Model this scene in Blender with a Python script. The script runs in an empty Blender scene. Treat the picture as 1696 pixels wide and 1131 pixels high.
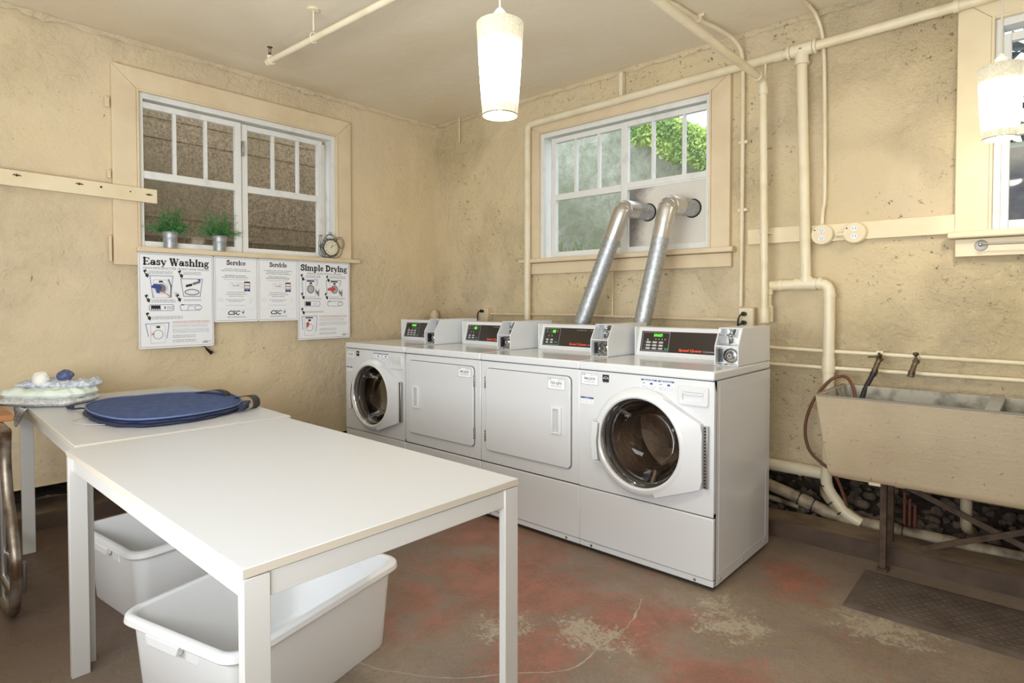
import bpy, math, random
from math import sin, cos, pi, radians, sqrt, atan2, hypot
from mathutils import Vector, Matrix, noise
random.seed(7)
S = bpy.context.scene
COL = S.collection

# ------------------------------------------------------------------ camera
CAMZ = 1.215
cam_d = bpy.data.cameras.new('camera'); cam = bpy.data.objects.new('camera', cam_d); COL.objects.link(cam)
cam.location = (0, 0, CAMZ)
cam.rotation_euler = (radians(90-1.4), 0, radians(42.0))
cam_d.sensor_width = 36; cam_d.lens = 990/1696*36
cam_d.shift_y = -41.3/1696
cam_d.clip_start = .02
S.camera = cam
# ------------------------------------------------------------------ world, light, exposure
w = bpy.data.worlds.new('world'); S.world = w; w.use_nodes = True
wn = w.node_tree.nodes; wl = w.node_tree.links
wn['Background'].inputs['Color'].default_value = (.80, .89, 1.0, 1)
wn['Background'].inputs['Strength'].default_value = 4.8
S.view_settings.view_transform = 'Standard'; S.view_settings.look = 'None'
S.view_settings.gamma = 1; S.view_settings.use_curve_mapping = False
S.view_settings.exposure = -.42
def area_light(name, loc, target, sx, sy, power, color):
    d = bpy.data.lights.new(name, 'AREA'); d.shape = 'RECTANGLE'; d.size = sx; d.size_y = sy
    d.energy = power; d.color = color
    o = bpy.data.objects.new(name, d); COL.objects.link(o); o.location = loc
    o.rotation_euler = (Vector(target)-Vector(loc)).to_track_quat('-Z', 'Y').to_euler()
    return o
area_light('fill_light_behind_camera', (1.9, -.9, 1.6), (-1.7, 3.0, .9), 2.0, 1.9, 40, (.84, .93, 1.0))  # added soft fill behind the camera; no window stands there
area_light('low_fill_light_behind_camera', (-.3, -1.7, 1.0), (-2.2, 1.2, .35), 2.2, 1.2, 22, (.84, .92, 1.0))  # added low fill that brightens the bins, table legs and floor
area_light('upward_bounce_light', (-1.0, -.45, 1.20), (-1.6, 1.6, 2.77), 2.4, 1.0, 126, (.88, .95, 1.0))  # added unseen uplight that brightens the ceiling
def point_light(name, loc, power, color, r=.05):
    d = bpy.data.lights.new(name, 'POINT'); d.energy = power; d.color = color; d.shadow_soft_size = r
    o = bpy.data.objects.new(name, d); COL.objects.link(o); o.location = loc
    return o

# ------------------------------------------------------------------ dimensions
W = 3.5; L = -4.07; CZ = 2.77          # back wall y, left wall x, ceiling z
XR = 2.2; YF = -2.4                    # far right wall, wall behind the camera

# ------------------------------------------------------------------ materials
def lin(c):
    return tuple(((v/255+.055)/1.055)**2.4 if v/255 > .04045 else v/255/12.92 for v in c)
MATS = {}
def mat(name, c, rough=.5, metal=0, spec=.5, bump=None, var=None, emit=None, coat=0, trans=0):
    """c is an sRGB 0-255 colour; var=(second colour, scale, lo, hi); bump=(scale, distance)"""
    if name in MATS: return MATS[name]
    m = bpy.data.materials.new(name); m.use_nodes = True; MATS[name] = m
    nt = m.node_tree; b = nt.nodes['Principled BSDF']
    b.inputs['Base Color'].default_value = (*lin(c), 1)
    b.inputs['Roughness'].default_value = rough; b.inputs['Metallic'].default_value = metal
    b.inputs['Specular IOR Level'].default_value = spec
    b.inputs['Coat Weight'].default_value = coat
    tc = nt.nodes.new('ShaderNodeTexCoord')
    if var:
        n = nt.nodes.new('ShaderNodeTexNoise'); n.inputs['Scale'].default_value = var[1]; n.inputs['Detail'].default_value = 8
        r = nt.nodes.new('ShaderNodeValToRGB'); r.color_ramp.elements[0].position = var[2]; r.color_ramp.elements[1].position = var[3]
        r.color_ramp.elements[0].color = (*lin(c), 1); r.color_ramp.elements[1].color = (*lin(var[0]), 1)
        nt.links.new(tc.outputs['Object'], n.inputs['Vector']); nt.links.new(n.outputs['Fac'], r.inputs['Fac'])
        nt.links.new(r.outputs['Color'], b.inputs['Base Color'])
    if bump:
        n2 = nt.nodes.new('ShaderNodeTexNoise'); n2.inputs['Scale'].default_value = bump[0]; n2.inputs['Detail'].default_value = 6
        bp = nt.nodes.new('ShaderNodeBump'); bp.inputs['Distance'].default_value = bump[1]; bp.inputs['Strength'].default_value = 1
        nt.links.new(tc.outputs['Object'], n2.inputs['Vector']); nt.links.new(n2.outputs['Fac'], bp.inputs['Height'])
        nt.links.new(bp.outputs['Normal'], b.inputs['Normal'])
    if emit:
        b.inputs['Emission Color'].default_value = (*lin(emit[0]), 1); b.inputs['Emission Strength'].default_value = emit[1]
    return m
class NT:
    """tiny node helper for the richer materials"""
    def __init__(s, name):
        s.m = bpy.data.materials.new(name); s.m.use_nodes = True; s.t = s.m.node_tree
        s.b = s.t.nodes['Principled BSDF']; s.tc = s.t.nodes.new('ShaderNodeTexCoord'); MATS[name] = s.m
    def n(s, kind, **kw):
        x = s.t.nodes.new('ShaderNode'+kind)
        for k, v in kw.items():
            if k in x.inputs: x.inputs[k].default_value = v
            else: setattr(x, k, v)
        return x
    def l(s, a, b): s.t.links.new(a, b)
    def noise(s, scale, detail=6, rough=.55, dist=0, vec=None):
        x = s.n('TexNoise'); x.inputs['Scale'].default_value = scale; x.inputs['Detail'].default_value = detail
        x.inputs['Roughness'].default_value = rough; x.inputs['Distortion'].default_value = dist
        s.l(vec or s.tc.outputs['Object'], x.inputs['Vector']); return x.outputs['Fac']
    def ramp(s, fac, stops):
        r = s.n('ValToRGB'); e = r.color_ramp.elements
        while len(e) < len(stops): e.new(.5)
        for i, (p, c) in enumerate(stops):
            e[i].position = p
            e[i].color = (*lin(c), 1) if isinstance(c, tuple) else (c, c, c, 1)
        s.l(fac, r.inputs['Fac']); return r.outputs['Color']
    def mix(s, fac, a, b, mode='MIX'):
        x = s.n('Mix'); x.data_type = 'RGBA'; x.blend_type = mode
        for inp, v in ((0, fac), (6, a), (7, b)):
            if hasattr(v, 'is_linked') or hasattr(v, 'links'): s.l(v, x.inputs[inp])
            elif isinstance(v, tuple): x.inputs[inp].default_value = (*lin(v), 1)
            else: x.inputs[inp].default_value = v
        return x.outputs[2]
    def math(s, op, a, b=0, clamp=False):
        x = s.n('Math'); x.operation = op; x.use_clamp = clamp
        for i, v in enumerate((a, b)):
            if hasattr(v, 'links'): s.l(v, x.inputs[i])
            else: x.inputs[i].default_value = v
        return x.outputs[0]
    def bump(s, h, dist, strength=1, prev=None):
        x = s.n('Bump'); x.inputs['Distance'].default_value = dist; x.inputs['Strength'].default_value = strength
        s.l(h, x.inputs['Height'])
        if prev: s.l(prev, x.inputs['Normal'])
        return x.outputs['Normal']

def plaster(name, base, warm, dark, rough_amt=1.0, spk=0.0):
    k = NT(name)
    big = k.noise(1.1, 4, .6); col = k.mix(k.ramp(big, [(.38, 0.0), (.66, 1.0)]), base, warm)
    st = k.noise(3.2, 9, .72, .6); col = k.mix(k.ramp(st, [(.60, 0.0), (.78, .55)]), col, dark)
    sp = k.noise(34, 6, .75); gate = k.noise(1.7, 3)
    spm = k.math('MULTIPLY', k.ramp(sp, [(.60+spk, 0.0), (.64+spk, 1.0)]), k.ramp(gate, [(.46+spk, 0.0), (.58+spk, .9)]))
    col = k.mix(spm, col, (92, 72, 48))
    k.l(col, k.b.inputs['Base Color']); k.b.inputs['Roughness'].default_value = .55
    k.b.inputs['Specular IOR Level'].default_value = .35
    lump = k.noise(5, 3, .5, .8); fine = k.noise(22, 8, .68, .3); patch = k.ramp(k.noise(1.3, 3), [(.42, .15), (.62, 1.0)])
    vor = k.n('TexVoronoi'); vor.inputs['Scale'].default_value = 9; vor.feature = 'SMOOTH_F1'
    dv = k.n('VectorMath'); dv.operation = 'ADD'; nn = k.n('TexNoise'); nn.inputs['Scale'].default_value = 6
    k.l(k.tc.outputs['Object'], nn.inputs['Vector']); k.l(k.tc.outputs['Object'], dv.inputs[0]); k.l(nn.outputs['Color'], dv.inputs[1]); k.l(dv.outputs[0], vor.inputs['Vector'])
    vf = k.noise(70, 6, .7)
    b1 = k.bump(lump, .016*rough_amt)
    b2 = k.bump(k.math('MULTIPLY', fine, patch), .024*rough_amt, 1, b1)
    b25 = k.bump(vf, .0045*rough_amt, 1, b2)
    b3 = k.bump(k.math('MULTIPLY', vor.outputs['Distance'], patch), .0025*rough_amt, 1, b25)
    k.l(b3, k.b.inputs['Normal']); return k.m
M_WALL_L = plaster('painted_plaster_left', (221, 202, 171), (226, 206, 168), (192, 168, 134), .8, .035)
M_WALL_B = plaster('painted_plaster_back', (225, 207, 174), (228, 208, 166), (190, 164, 122), 1.7)
M_CEIL = mat('painted_ceiling', (234, 222, 200), .6, var=((226, 210, 182), 1.3, .45, .7), bump=(6, .006))
M_TRIM = mat('painted_trim', (224, 206, 174), .42, var=((214, 192, 158), 5, .4, .75), bump=(14, .0015))
M_TRIMR = mat('painted_trim_cream', (231, 215, 182), .42, var=((222, 204, 168), 5, .4, .75), bump=(14, .0015))
M_PIPE = mat('painted_pipe', (232, 220, 192), .38, var=((220, 204, 168), 8, .45, .75), bump=(30, .001))
M_PIPE2 = mat('dirty_painted_pipe', (172, 156, 130), .55, var=((84, 68, 52), 9, .42, .64), bump=(22, .002))
M_SASH = mat('white_sash_paint', (228, 228, 224), .35, var=((206, 206, 202), 9, .55, .8))
M_APPL = mat('white_enamel', (219, 220, 222), .22, spec=.5, coat=.3)
M_APPL2 = mat('white_enamel_panel', (215, 216, 218), .28, spec=.5, coat=.2)
M_PLAS = mat('white_plastic', (224, 225, 226), .35)
M_LAM = mat('white_laminate', (192, 193, 196), .3, spec=.45)
M_EDGE = mat('laminate_edge', (196, 185, 168), .5)
M_LEG = mat('white_leg_paint', (202, 198, 192), .4)
M_BIN = mat('white_bin_plastic', (242, 241, 240), .32)
M_BLACK = mat('black_plastic', (16, 15, 15), .35)
M_DARK = mat('dark_gap', (40, 36, 32), .8)
M_PANEL = mat('dark_control_panel', (42, 34, 30), .3, coat=.3)
M_PANELB = mat('keypad_black', (26, 24, 22), .3)
M_STEEL = mat('brushed_steel', (178, 176, 172), .32, metal=1, bump=(60, .0006))
M_CHROME = mat('chrome', (205, 205, 205), .12, metal=1)
M_GALV = mat('galvanized_steel', (192, 195, 198), .5, metal=.8, var=((168, 172, 176), 60, .4, .62), bump=(90, .0005))
M_GALVD = mat('bright_duct_elbow', (206, 204, 200), .33, metal=.9, bump=(30, .0008))
M_RUST = mat('worn_steel_tube', (150, 138, 124), .42, metal=.7, var=((98, 76, 58), 12, .42, .62), bump=(40, .001))
M_IRON = mat('brown_painted_iron', (88, 68, 50), .7, var=((62, 45, 33), 18, .4, .65), bump=(40, .002))
M_BRASS = mat('old_faucet_metal', (128, 118, 100), .4, metal=.8, var=((82, 72, 56), 40, .4, .65), bump=(60, .001))
M_HOSE = mat('brown_rubber_hose', (112, 70, 50), .45)
M_BHOSE = mat('black_rubber_hose', (34, 34, 34), .5)
M_WOOD = mat('orange_wood', (166, 112, 68), .5, var=((150, 96, 55), 12, .4, .7))
M_GREY = mat('grey_rubber', (120, 122, 124), .5)
M_RUBMAT = mat('dark_rubber', (98, 86, 78), .6, var=((78, 66, 58), 9, .4, .7), bump=(90, .001))
M_CONC = mat('curb_concrete', (128, 108, 86), .85, var=((92, 74, 56), 5, .42, .62), bump=(25, .004))
M_CURBP = mat('curb_brown_paint', (86, 66, 50), .6, var=((64, 48, 36), 7, .4, .7), bump=(20, .003))
M_DIRT = mat('dark_dirt', (70, 56, 45), .95, var=((40, 31, 25), 9, .4, .65), bump=(30, .02))
M_ROCK = mat('dusty_rock', (104, 88, 74), .9, var=((62, 50, 42), 11, .4, .65), bump=(40, .004))
M_NAVY = mat('navy_canvas', (52, 72, 120), .85, var=((66, 88, 136), 28, .45, .7), bump=(300, .0008))
M_NAVYD = mat('dark_navy_nylon', (30, 38, 68), .6, bump=(200, .0008))
M_PIPING = mat('navy_piping', (88, 104, 142), .6)
M_STRAP = mat('black_strap', (30, 28, 32), .6)
M_MINT = mat('pale_mint_cotton', (222, 232, 222), .9, bump=(220, .0015))
M_GRYC = mat('grey_melange_cotton', (180, 180, 182), .9, var=((212, 212, 214), 90, .42, .6), bump=(220, .0015))
M_BLUEC = mat('pale_blue_stripe_cotton', (172, 182, 202), .9, var=((214, 218, 226), 60, .42, .58), bump=(200, .0015))
M_WHC = mat('white_cotton', (232, 230, 224), .9, bump=(160, .002))
M_INDC = mat('indigo_cotton', (78, 84, 122), .9, var=((104, 112, 150), 60, .4, .65), bump=(160, .002))
M_PAPER = mat('sign_white', (240, 241, 244), .35)
M_INK = mat('ink_black', (28, 28, 32), .5)
M_INKG = mat('ink_grey', (120, 120, 126), .5)
M_INKL = mat('ink_light_grey', (178, 180, 184), .5)
M_INKB = mat('ink_violet_blue', (150, 158, 200), .5)
M_INKN = mat('ink_navy', (56, 72, 140), .5)
M_INKR = mat('ink_red', (196, 80, 78), .5)
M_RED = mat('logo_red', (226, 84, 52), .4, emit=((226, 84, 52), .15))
M_LED = mat('green_display', (60, 200, 40), .4, emit=((110, 255, 70), 2.2))
M_LEDBG = mat('display_back', (34, 60, 24), .3, emit=((60, 120, 20), .25))
M_BTN = mat('button_grey', (180, 182, 180), .4)
M_BTNG = mat('button_green', (40, 130, 105), .4)
M_BLUEL = mat('label_blue', (54, 86, 140), .4)
M_LEAF = mat('dark_green_leaf', (42, 96, 52), .5, var=((84, 150, 78), 30, .4, .65))
M_LEAFL = mat('light_green_leaf', (112, 168, 84), .5, var=((70, 128, 60), 30, .4, .65))
M_IVY = mat('ivy_leaf', (176, 206, 92), .5, var=((110, 150, 62), 6, .4, .65))
M_IVYD = mat('dark_tree_leaf', (44, 50, 46), .5)
M_FERN = mat('fern_leaf', (132, 172, 96), .5, var=((84, 120, 70), 6, .4, .65))
M_BARK = mat('bark', (96, 76, 62), .8)
M_BACK = mat('plain_white_board', (216, 210, 200), .6)
def m_board():
    k = NT('mould_stained_board')
    n1 = k.noise(2.6, 8, .7, .4); n2 = k.noise(9, 7, .7)
    sx = k.n('SeparateXYZ'); k.l(k.tc.outputs['Object'], sx.inputs[0])
    # stains gather at the left edge and upper left corner of the board
    dl = k.math('SUBTRACT', sx.outputs[0], -2.10); edge = k.math('ADD', k.math('SUBTRACT', .62, k.math('MULTIPLY', dl, 2.6), True), k.math('MULTIPLY', k.math('SUBTRACT', sx.outputs[2], 1.90, True), 2.2))
    f = k.math('MULTIPLY', edge, k.math('ADD', n1, k.math('MULTIPLY', n2, .5)))
    col = k.mix(k.ramp(f, [(.20, 0.0), (.40, .85)]), (216, 210, 200), (100, 94, 92))
    col = k.mix(k.ramp(n1, [(.62, 0.0), (.74, .5)]), col, (190, 172, 146))
    k.l(col, k.b.inputs['Base Color']); k.b.inputs['Roughness'].default_value = .6
    k.l(k.bump(n2, .003), k.b.inputs['Normal']); return k.m
M_BOARD = m_board()
def m_floor():
    k = NT('worn_painted_concrete_floor'); P = k.tc.outputs['Object']
    fine = k.noise(62, 8, .85); mid = k.noise(7, 8, .7, .5); big = k.noise(1.5, 5, .6, .4)
    col = k.mix(k.ramp(big, [(.38, 0.0), (.64, 1.0)]), (122, 106, 94), (146, 130, 114))
    col = k.mix(k.ramp(mid, [(.50, 0.0), (.68, .7)]), col, (134, 118, 88))
    # red paint left in patches: blobs around fixed spots of the floor broken up by noise
    def blob(x, y, r, sx=1, sy=1):
        s = k.n('VectorMath'); s.operation = 'SUBTRACT'; k.l(P, s.inputs[0]); s.inputs[1].default_value = (x, y, 0)
        m2 = k.n('VectorMath'); m2.operation = 'MULTIPLY'; k.l(s.outputs[0], m2.inputs[0]); m2.inputs[1].default_value = (sx/r, sy/r, 1)
        ln = k.n('VectorMath'); ln.operation = 'LENGTH'; k.l(m2.outputs[0], ln.inputs[0])
        return k.math('SUBTRACT', 1.0, ln.outputs['Value'], True)
    def join(bl):
        a = bl[0]
        for b in bl[1:]: a = k.math('MAXIMUM', a, b)
        return a
    red = join([blob(-1.75, 1.85, .75), blob(-2.2, 2.2, .5), blob(-1.15, 2.0, .45), blob(-.85, 2.75, .30), blob(-.50, 1.55, .38), blob(-.22, 2.0, .40), blob(-.75, 1.8, .3), blob(-1.3, 1.6, .4)])
    rn = k.noise(3.4, 10, .72, .5)
    rm = k.math('ADD', k.math('MULTIPLY', k.math('ADD', red, .0), .85), k.math('MULTIPLY', k.math('SUBTRACT', rn, .5), 2.6))
    rm = k.math('ADD', rm, k.math('MULTIPLY', k.math('SUBTRACT', fine, .5), 3.0))
    rcol = k.mix(k.ramp(mid, [(.4, 0.0), (.6, 1.0)]), (164, 100, 80), (136, 92, 76))
    col = k.mix(k.ramp(rm, [(.26, 0.0), (.62, .9)]), col, rcol)
    pale = join([blob(-1.22, 1.80, .30, 1, 1.6), blob(-.88, 2.2, .24), blob(-.98, 2.32, .15), blob(-.45, 2.55, .34, 1, 1.4), blob(-1.0, 1.35, .28), blob(-1.5, 1.62, .2)])
    wob = k.noise(13, 9, .78, .6)
    pm = k.math('ADD', k.math('MULTIPLY', pale, .98), k.math('MULTIPLY', k.math('SUBTRACT', wob, .5), 3.0))
    pm = k.math('ADD', pm, k.math('MULTIPLY', k.math('SUBTRACT', fine, .5), 2.6))
    col = k.mix(k.ramp(pm, [(.60, 0.0), (.74, .8)]), col, (176, 164, 144))
    gr = k.noise(240, 3, .6); col = k.mix(k.ramp(gr, [(.56, 0.0), (.68, .5)]), col, (176, 160, 142)); sp = k.noise(26, 9, .85, .9); col = k.mix(k.ramp(sp, [(.63, 0.0), (.66, .75)]), col, (176, 166, 150))
    sep = k.n('SeparateXYZ'); k.l(P, sep.inputs[0])
    col = k.mix(k.ramp(fine, [(.36, .45), (.5, 0.0)]), col, (74, 60, 50))
    # old brown paint, worn less, towards the left wall
    lf = k.math('MULTIPLY', k.math('SUBTRACT', k.math('ADD', -2.5, k.math('MULTIPLY', big, .8)), sep.outputs[0]), 1.6, True)
    col = k.mix(k.math('MULTIPLY', lf, .75), col, (90, 68, 58))
    k.l(col, k.b.inputs['Base Color'])
    k.l(k.ramp(mid, [(.3, .30), (.7, .60)]), k.b.inputs['Roughness'])
    k.l(k.bump(mid, .004, 1, k.bump(fine, .0012)), k.b.inputs['Normal']); return k.m
M_FLOOR = m_floor()
def m_sink():
    k = NT('painted_sink_front'); P = k.tc.outputs['Object']
    mp = k.n('Mapping'); mp.inputs['Scale'].default_value = (1.2, 1, 9); k.l(P, mp.inputs['Vector'])
    n1 = k.noise(4, 9, .8, .3, mp.outputs[0]); n2 = k.noise(2.2, 5); n3 = k.noise(60, 5, .7)
    col = k.mix(k.ramp(n2, [(.4, 0.0), (.65, 1.0)]), (176, 158, 130), (162, 144, 116))
    gt = k.noise(3.0, 3)
    col = k.mix(k.math('MULTIPLY', k.ramp(n1, [(.625, 0.0), (.64, .9)]), k.ramp(gt, [(.46, 0.0), (.56, 1.0)])), col, (72, 58, 46))
    col = k.mix(k.ramp(n3, [(.64, 0.0), (.67, .7)]), col, (84, 66, 50))
    k.l(col, k.b.inputs['Base Color']); k.b.inputs['Roughness'].default_value = .45
    k.l(k.bump(n3, .001, 1, k.bump(n1, .0015)), k.b.inputs['Normal']); return k.m
M_SINK = m_sink()
M_SINKIN = mat('bare_concrete_basin', (168, 164, 152), .7, var=((96, 92, 86), 14, .45, .7), bump=(30, .003))
def m_glass(name, haze):
    m = bpy.data.materials.new(name); m.use_nodes = True; t = m.node_tree; t.nodes.clear()
    o = t.nodes.new('ShaderNodeOutputMaterial'); tr = t.nodes.new('ShaderNodeBsdfTransparent'); gl = t.nodes.new('ShaderNodeBsdfGlossy')
    df = t.nodes.new('ShaderNodeBsdfDiffuse'); df.inputs['Color'].default_value = (.75, .8, .78, 1)
    gl.inputs['Roughness'].default_value = .06; fr = t.nodes.new('ShaderNodeFresnel'); fr.inputs['IOR'].default_value = 1.22
    a = t.nodes.new('ShaderNodeMixShader'); b = t.nodes.new('ShaderNodeMixShader'); a.inputs[0].default_value = haze
    t.links.new(tr.outputs[0], a.inputs[1]); t.links.new(df.outputs[0], a.inputs[2])
    t.links.new(fr.outputs[0], b.inputs[0]); t.links.new(a.outputs[0], b.inputs[1]); t.links.new(gl.outputs[0], b.inputs[2])
    t.links.new(b.outputs[0], o.inputs[0]); return m
M_GLASS = m_glass('window_glass', .03); M_GLASSH = m_glass('hazy_window_glass', .09)
def m_dglass():
    m = bpy.data.materials.new('smoked_door_glass'); m.use_nodes = True; t = m.node_tree; t.nodes.clear()
    o = t.nodes.new('ShaderNodeOutputMaterial'); tr = t.nodes.new('ShaderNodeBsdfTransparent'); gl = t.nodes.new('ShaderNodeBsdfGlossy')
    tr.inputs['Color'].default_value = (.56, .51, .47, 1)
    gl.inputs['Roughness'].default_value = .03; fr = t.nodes.new('ShaderNodeFresnel'); fr.inputs['IOR'].default_value = 1.36
    b = t.nodes.new('ShaderNodeMixShader'); mn = t.nodes.new('ShaderNodeMath'); mn.operation = 'MINIMUM'; mn.inputs[1].default_value = .30
    t.links.new(fr.outputs[0], mn.inputs[0]); t.links.new(mn.outputs[0], b.inputs[0]); t.links.new(tr.outputs[0], b.inputs[1]); t.links.new(gl.outputs[0], b.inputs[2])
    t.links.new(b.outputs[0], o.inputs[0]); return m
M_DGLASS = m_dglass()
M_DRUM = mat('drum_steel', (150, 138, 126), .36, metal=1, bump=(25, .004))
def m_shade():
    k = NT('glowing_mottled_glass_shade'); g = k.tc.outputs['Generated']
    sx = k.n('SeparateXYZ'); k.l(g, sx.inputs[0]); z = sx.outputs[2]
    sp = k.noise(150, 4, .6)
    h = k.ramp(z, [(.0, .004), (.10, .008), (.24, .3), (.46, 1.0), (.58, .6), (.68, .08), (.80, .006), (1.0, 0.0)])
    col = k.mix(k.ramp(sp, [(.44, 0.0), (.58, 1.0)]), (246, 232, 184), (255, 250, 232))
    strength = k.math('MULTIPLY', k.math('ADD', k.math('MULTIPLY', h, 58.0), .74), k.ramp(sp, [(.40, .86), (.62, 1.0)]))
    k.b.inputs['Base Color'].default_value = (.30, .27, .2, 1); k.b.inputs['Roughness'].default_value = .2
    k.l(col, k.b.inputs['Emission Color']); k.l(strength, k.b.inputs['Emission Strength']); return k.m
M_SHADE = m_shade()
M_BULB = mat('lamp_bulb_glow', (255, 250, 238), .3, emit=((255, 250, 235), 14))
M_OUTL = None
def m_outwall(name, a, b, c, scale):
    k = NT(name); n1 = k.noise(scale, 9, .8, .3); n2 = k.noise(1.2, 5)
    mp = k.n('Mapping'); mp.inputs['Scale'].default_value = (5, 5, .5); k.l(k.tc.outputs['Object'], mp.inputs['Vector'])
    n3 = k.noise(1.6, 6, .6, 0, mp.outputs[0])
    col = k.mix(k.ramp(n1, [(.38, 0.0), (.62, 1.0)]), a, b)
    col = k.mix(k.ramp(n2, [(.45, 0.0), (.65, .6)]), col, c)
    col = k.mix(k.ramp(n3, [(.56, 0.0), (.72, .45)]), col, a)
    k.l(col, k.b.inputs['Base Color']); k.b.inputs['Roughness'].default_value = .9
    k.l(k.bump(n1, .02), k.b.inputs['Normal']); return k.m
M_OUTL = m_outwall('rough_brown_concrete', (98, 80, 58), (182, 158, 122), (132, 118, 82), 46)
M_OUTB = m_outwall('mossy_grey_concrete', (140, 144, 120), (196, 200, 184), (136, 146, 112), 7)
M_OUTR = mat('dark_grey_siding', (112, 112, 120), .8, var=((80, 80, 88), 8, .4, .6))
M_OUTW = mat('outdoor_white', (226, 230, 236), .7)
M_GROUND = mat('outdoor_soil', (70, 62, 44), .95)

# ------------------------------------------------------------------ mesh building
class MB:
    def __init__(s): s.v = []; s.f = []; s.m = []
    def add(s, vs, fs, mi=0):
        o = len(s.v); s.v += [tuple(v) for v in vs]
        for f in fs: s.f.append(tuple(i+o for i in f)); s.m.append(mi)
    def box(s, x0, x1, y0, y1, z0, z1, mi=0):
        s.add([(x0,y0,z0),(x1,y0,z0),(x1,y1,z0),(x0,y1,z0),(x0,y0,z1),(x1,y0,z1),(x1,y1,z1),(x0,y1,z1)],
              [(0,3,2,1),(4,5,6,7),(0,1,5,4),(1,2,6,5),(2,3,7,6),(3,0,4,7)], mi); return s
    def prism(s, pts, axis, a, b, mi=0):
        """polygon pts (2-D, counter-clockwise) swept along axis from a to b"""
        n = len(pts)
        def P(p, t):
            if axis == 0: return (t, p[0], p[1])
            if axis == 1: return (p[0], t, p[1])
            return (p[0], p[1], t)
        vs = [P(p, a) for p in pts]+[P(p, b) for p in pts]
        fs = [tuple(range(n))[::-1], tuple(range(n, 2*n))]+[(i, (i+1) % n, n+(i+1) % n, n+i) for i in range(n)]
        if axis == 1: fs = [f[::-1] for f in fs]
        s.add(vs, fs, mi); return s
    def tube(s, path, r, seg=14, mi=0, caps=True):
        P = [Vector(p) for p in path]; n = len(P)
        rr = r if isinstance(r, (list, tuple)) else [r]*n
        T = [((P[min(i+1, n-1)]-P[max(i-1, 0)]).normalized()) for i in range(n)]
        up = Vector((0, 0, 1)) if abs(T[0].z) < .9 else Vector((1, 0, 0))
        N = (up-T[0]*up.dot(T[0])).normalized(); vs = []
        for i in range(n):
            N = (N-T[i]*N.dot(T[i])).normalized(); B = T[i].cross(N)
            for k in range(seg):
                a = 2*pi*k/seg; vs.append(P[i]+(N*cos(a)+B*sin(a))*rr[i])
        fs = [(i*seg+k, i*seg+(k+1) % seg, (i+1)*seg+(k+1) % seg, (i+1)*seg+k) for i in range(n-1) for k in range(seg)]
        if caps: fs += [tuple(range(seg))[::-1], tuple((n-1)*seg+k for k in range(seg))]
        s.add(vs, fs, mi); return s
    def cyl(s, a, b, r, seg=24, mi=0): return s.tube([a, b], r, seg, mi)
    def lathe(s, prof, c=(0,0,0), axis=2, seg=32, mi=0, closed=False):
        """prof: list of (radius, height along axis)"""
        vs = []; n = len(prof)
        for r, h in prof:
            for k in range(seg):
                a = 2*pi*k/seg; x, y = r*cos(a), r*sin(a)
                p = (x, y, h) if axis == 2 else ((x, h, -y) if axis == 1 else (h, x, y))
                vs.append((p[0]+c[0], p[1]+c[1], p[2]+c[2]))
        fs = [(i*seg+k, i*seg+(k+1) % seg, (i+1)*seg+(k+1) % seg, (i+1)*seg+k) for i in range(n-1) for k in range(seg)]
        if closed: fs += [tuple(range(seg))[::-1], tuple((n-1)*seg+k for k in range(seg))]
        s.add(vs, fs, mi); return s
    def loops(s, loops, mi=0, cap0=True, cap1=True):
        n = len(loops[0]); vs = [p for l in loops for p in l]
        fs = [(i*n+k, i*n+(k+1) % n, (i+1)*n+(k+1) % n, (i+1)*n+k) for i in range(len(loops)-1) for k in range(n)]
        if cap0: fs.append(tuple(range(n))[::-1])
        if cap1: fs.append(tuple((len(loops)-1)*n+k for k in range(n)))
        s.add(vs, fs, mi); return s
    def ball(s, c, r, mi=0, seg=14, rings=8):
        if not isinstance(r, (tuple, list)): r = (r, r, r)
        vs = []; fs = []
        for i in range(rings+1):
            t = pi*i/rings
            for k in range(seg):
                a = 2*pi*k/seg; vs.append((c[0]+r[0]*sin(t)*cos(a), c[1]+r[1]*sin(t)*sin(a), c[2]+r[2]*cos(t)))
        for i in range(rings):
            for k in range(seg): fs.append((i*seg+k, (i+1)*seg+k, (i+1)*seg+(k+1) % seg, i*seg+(k+1) % seg))
        s.add(vs, fs, mi); return s
    def build(s, name, mats, parent=None, bevel=0, smooth=35, bseg=2, solid=0, subdiv=0):
        me = bpy.data.meshes.new(name); me.from_pydata(s.v, [], s.f)
        if not isinstance(mats, (list, tuple)): mats = [mats]
        for m in mats: me.materials.append(m)
        me.polygons.foreach_set('material_index', s.m)
        me.validate()
        if smooth:
            me.polygons.foreach_set('use_smooth', [True]*len(me.polygons))
            me.set_sharp_from_angle(angle=radians(smooth))
        me.update()
        o = bpy.data.objects.new(name, me); COL.objects.link(o)
        if parent: o.parent = parent
        if solid:
            md = o.modifiers.new('solid', 'SOLIDIFY'); md.thickness = solid; md.offset = 0
        if bevel:
            md = o.modifiers.new('bevel', 'BEVEL'); md.width = bevel; md.segments = bseg; md.limit_method = 'ANGLE'; md.angle_limit = radians(40)
            md.harden_normals = False
        if subdiv:
            md = o.modifiers.new('sub', 'SUBSURF'); md.levels = subdiv; md.render_levels = subdiv
        return o
def thing(name, label, cat, loc=(0,0,0), rz=0, group=None):
    o = bpy.data.objects.new(name, None); COL.objects.link(o); o.location = loc; o.rotation_euler = (0, 0, rz)
    o.empty_display_size = .05
    o['label'] = label; o['category'] = cat
    if group: o['group'] = group
    return o
def tag(o, label, cat, group=None):
    o['label'] = label; o['category'] = cat
    if group: o['group'] = group
    return o
def struct(o): o['kind'] = 'structure'; return o
def sempty(name):
    o = bpy.data.objects.new(name, None); COL.objects.link(o); o['kind'] = 'structure'; return o
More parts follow.
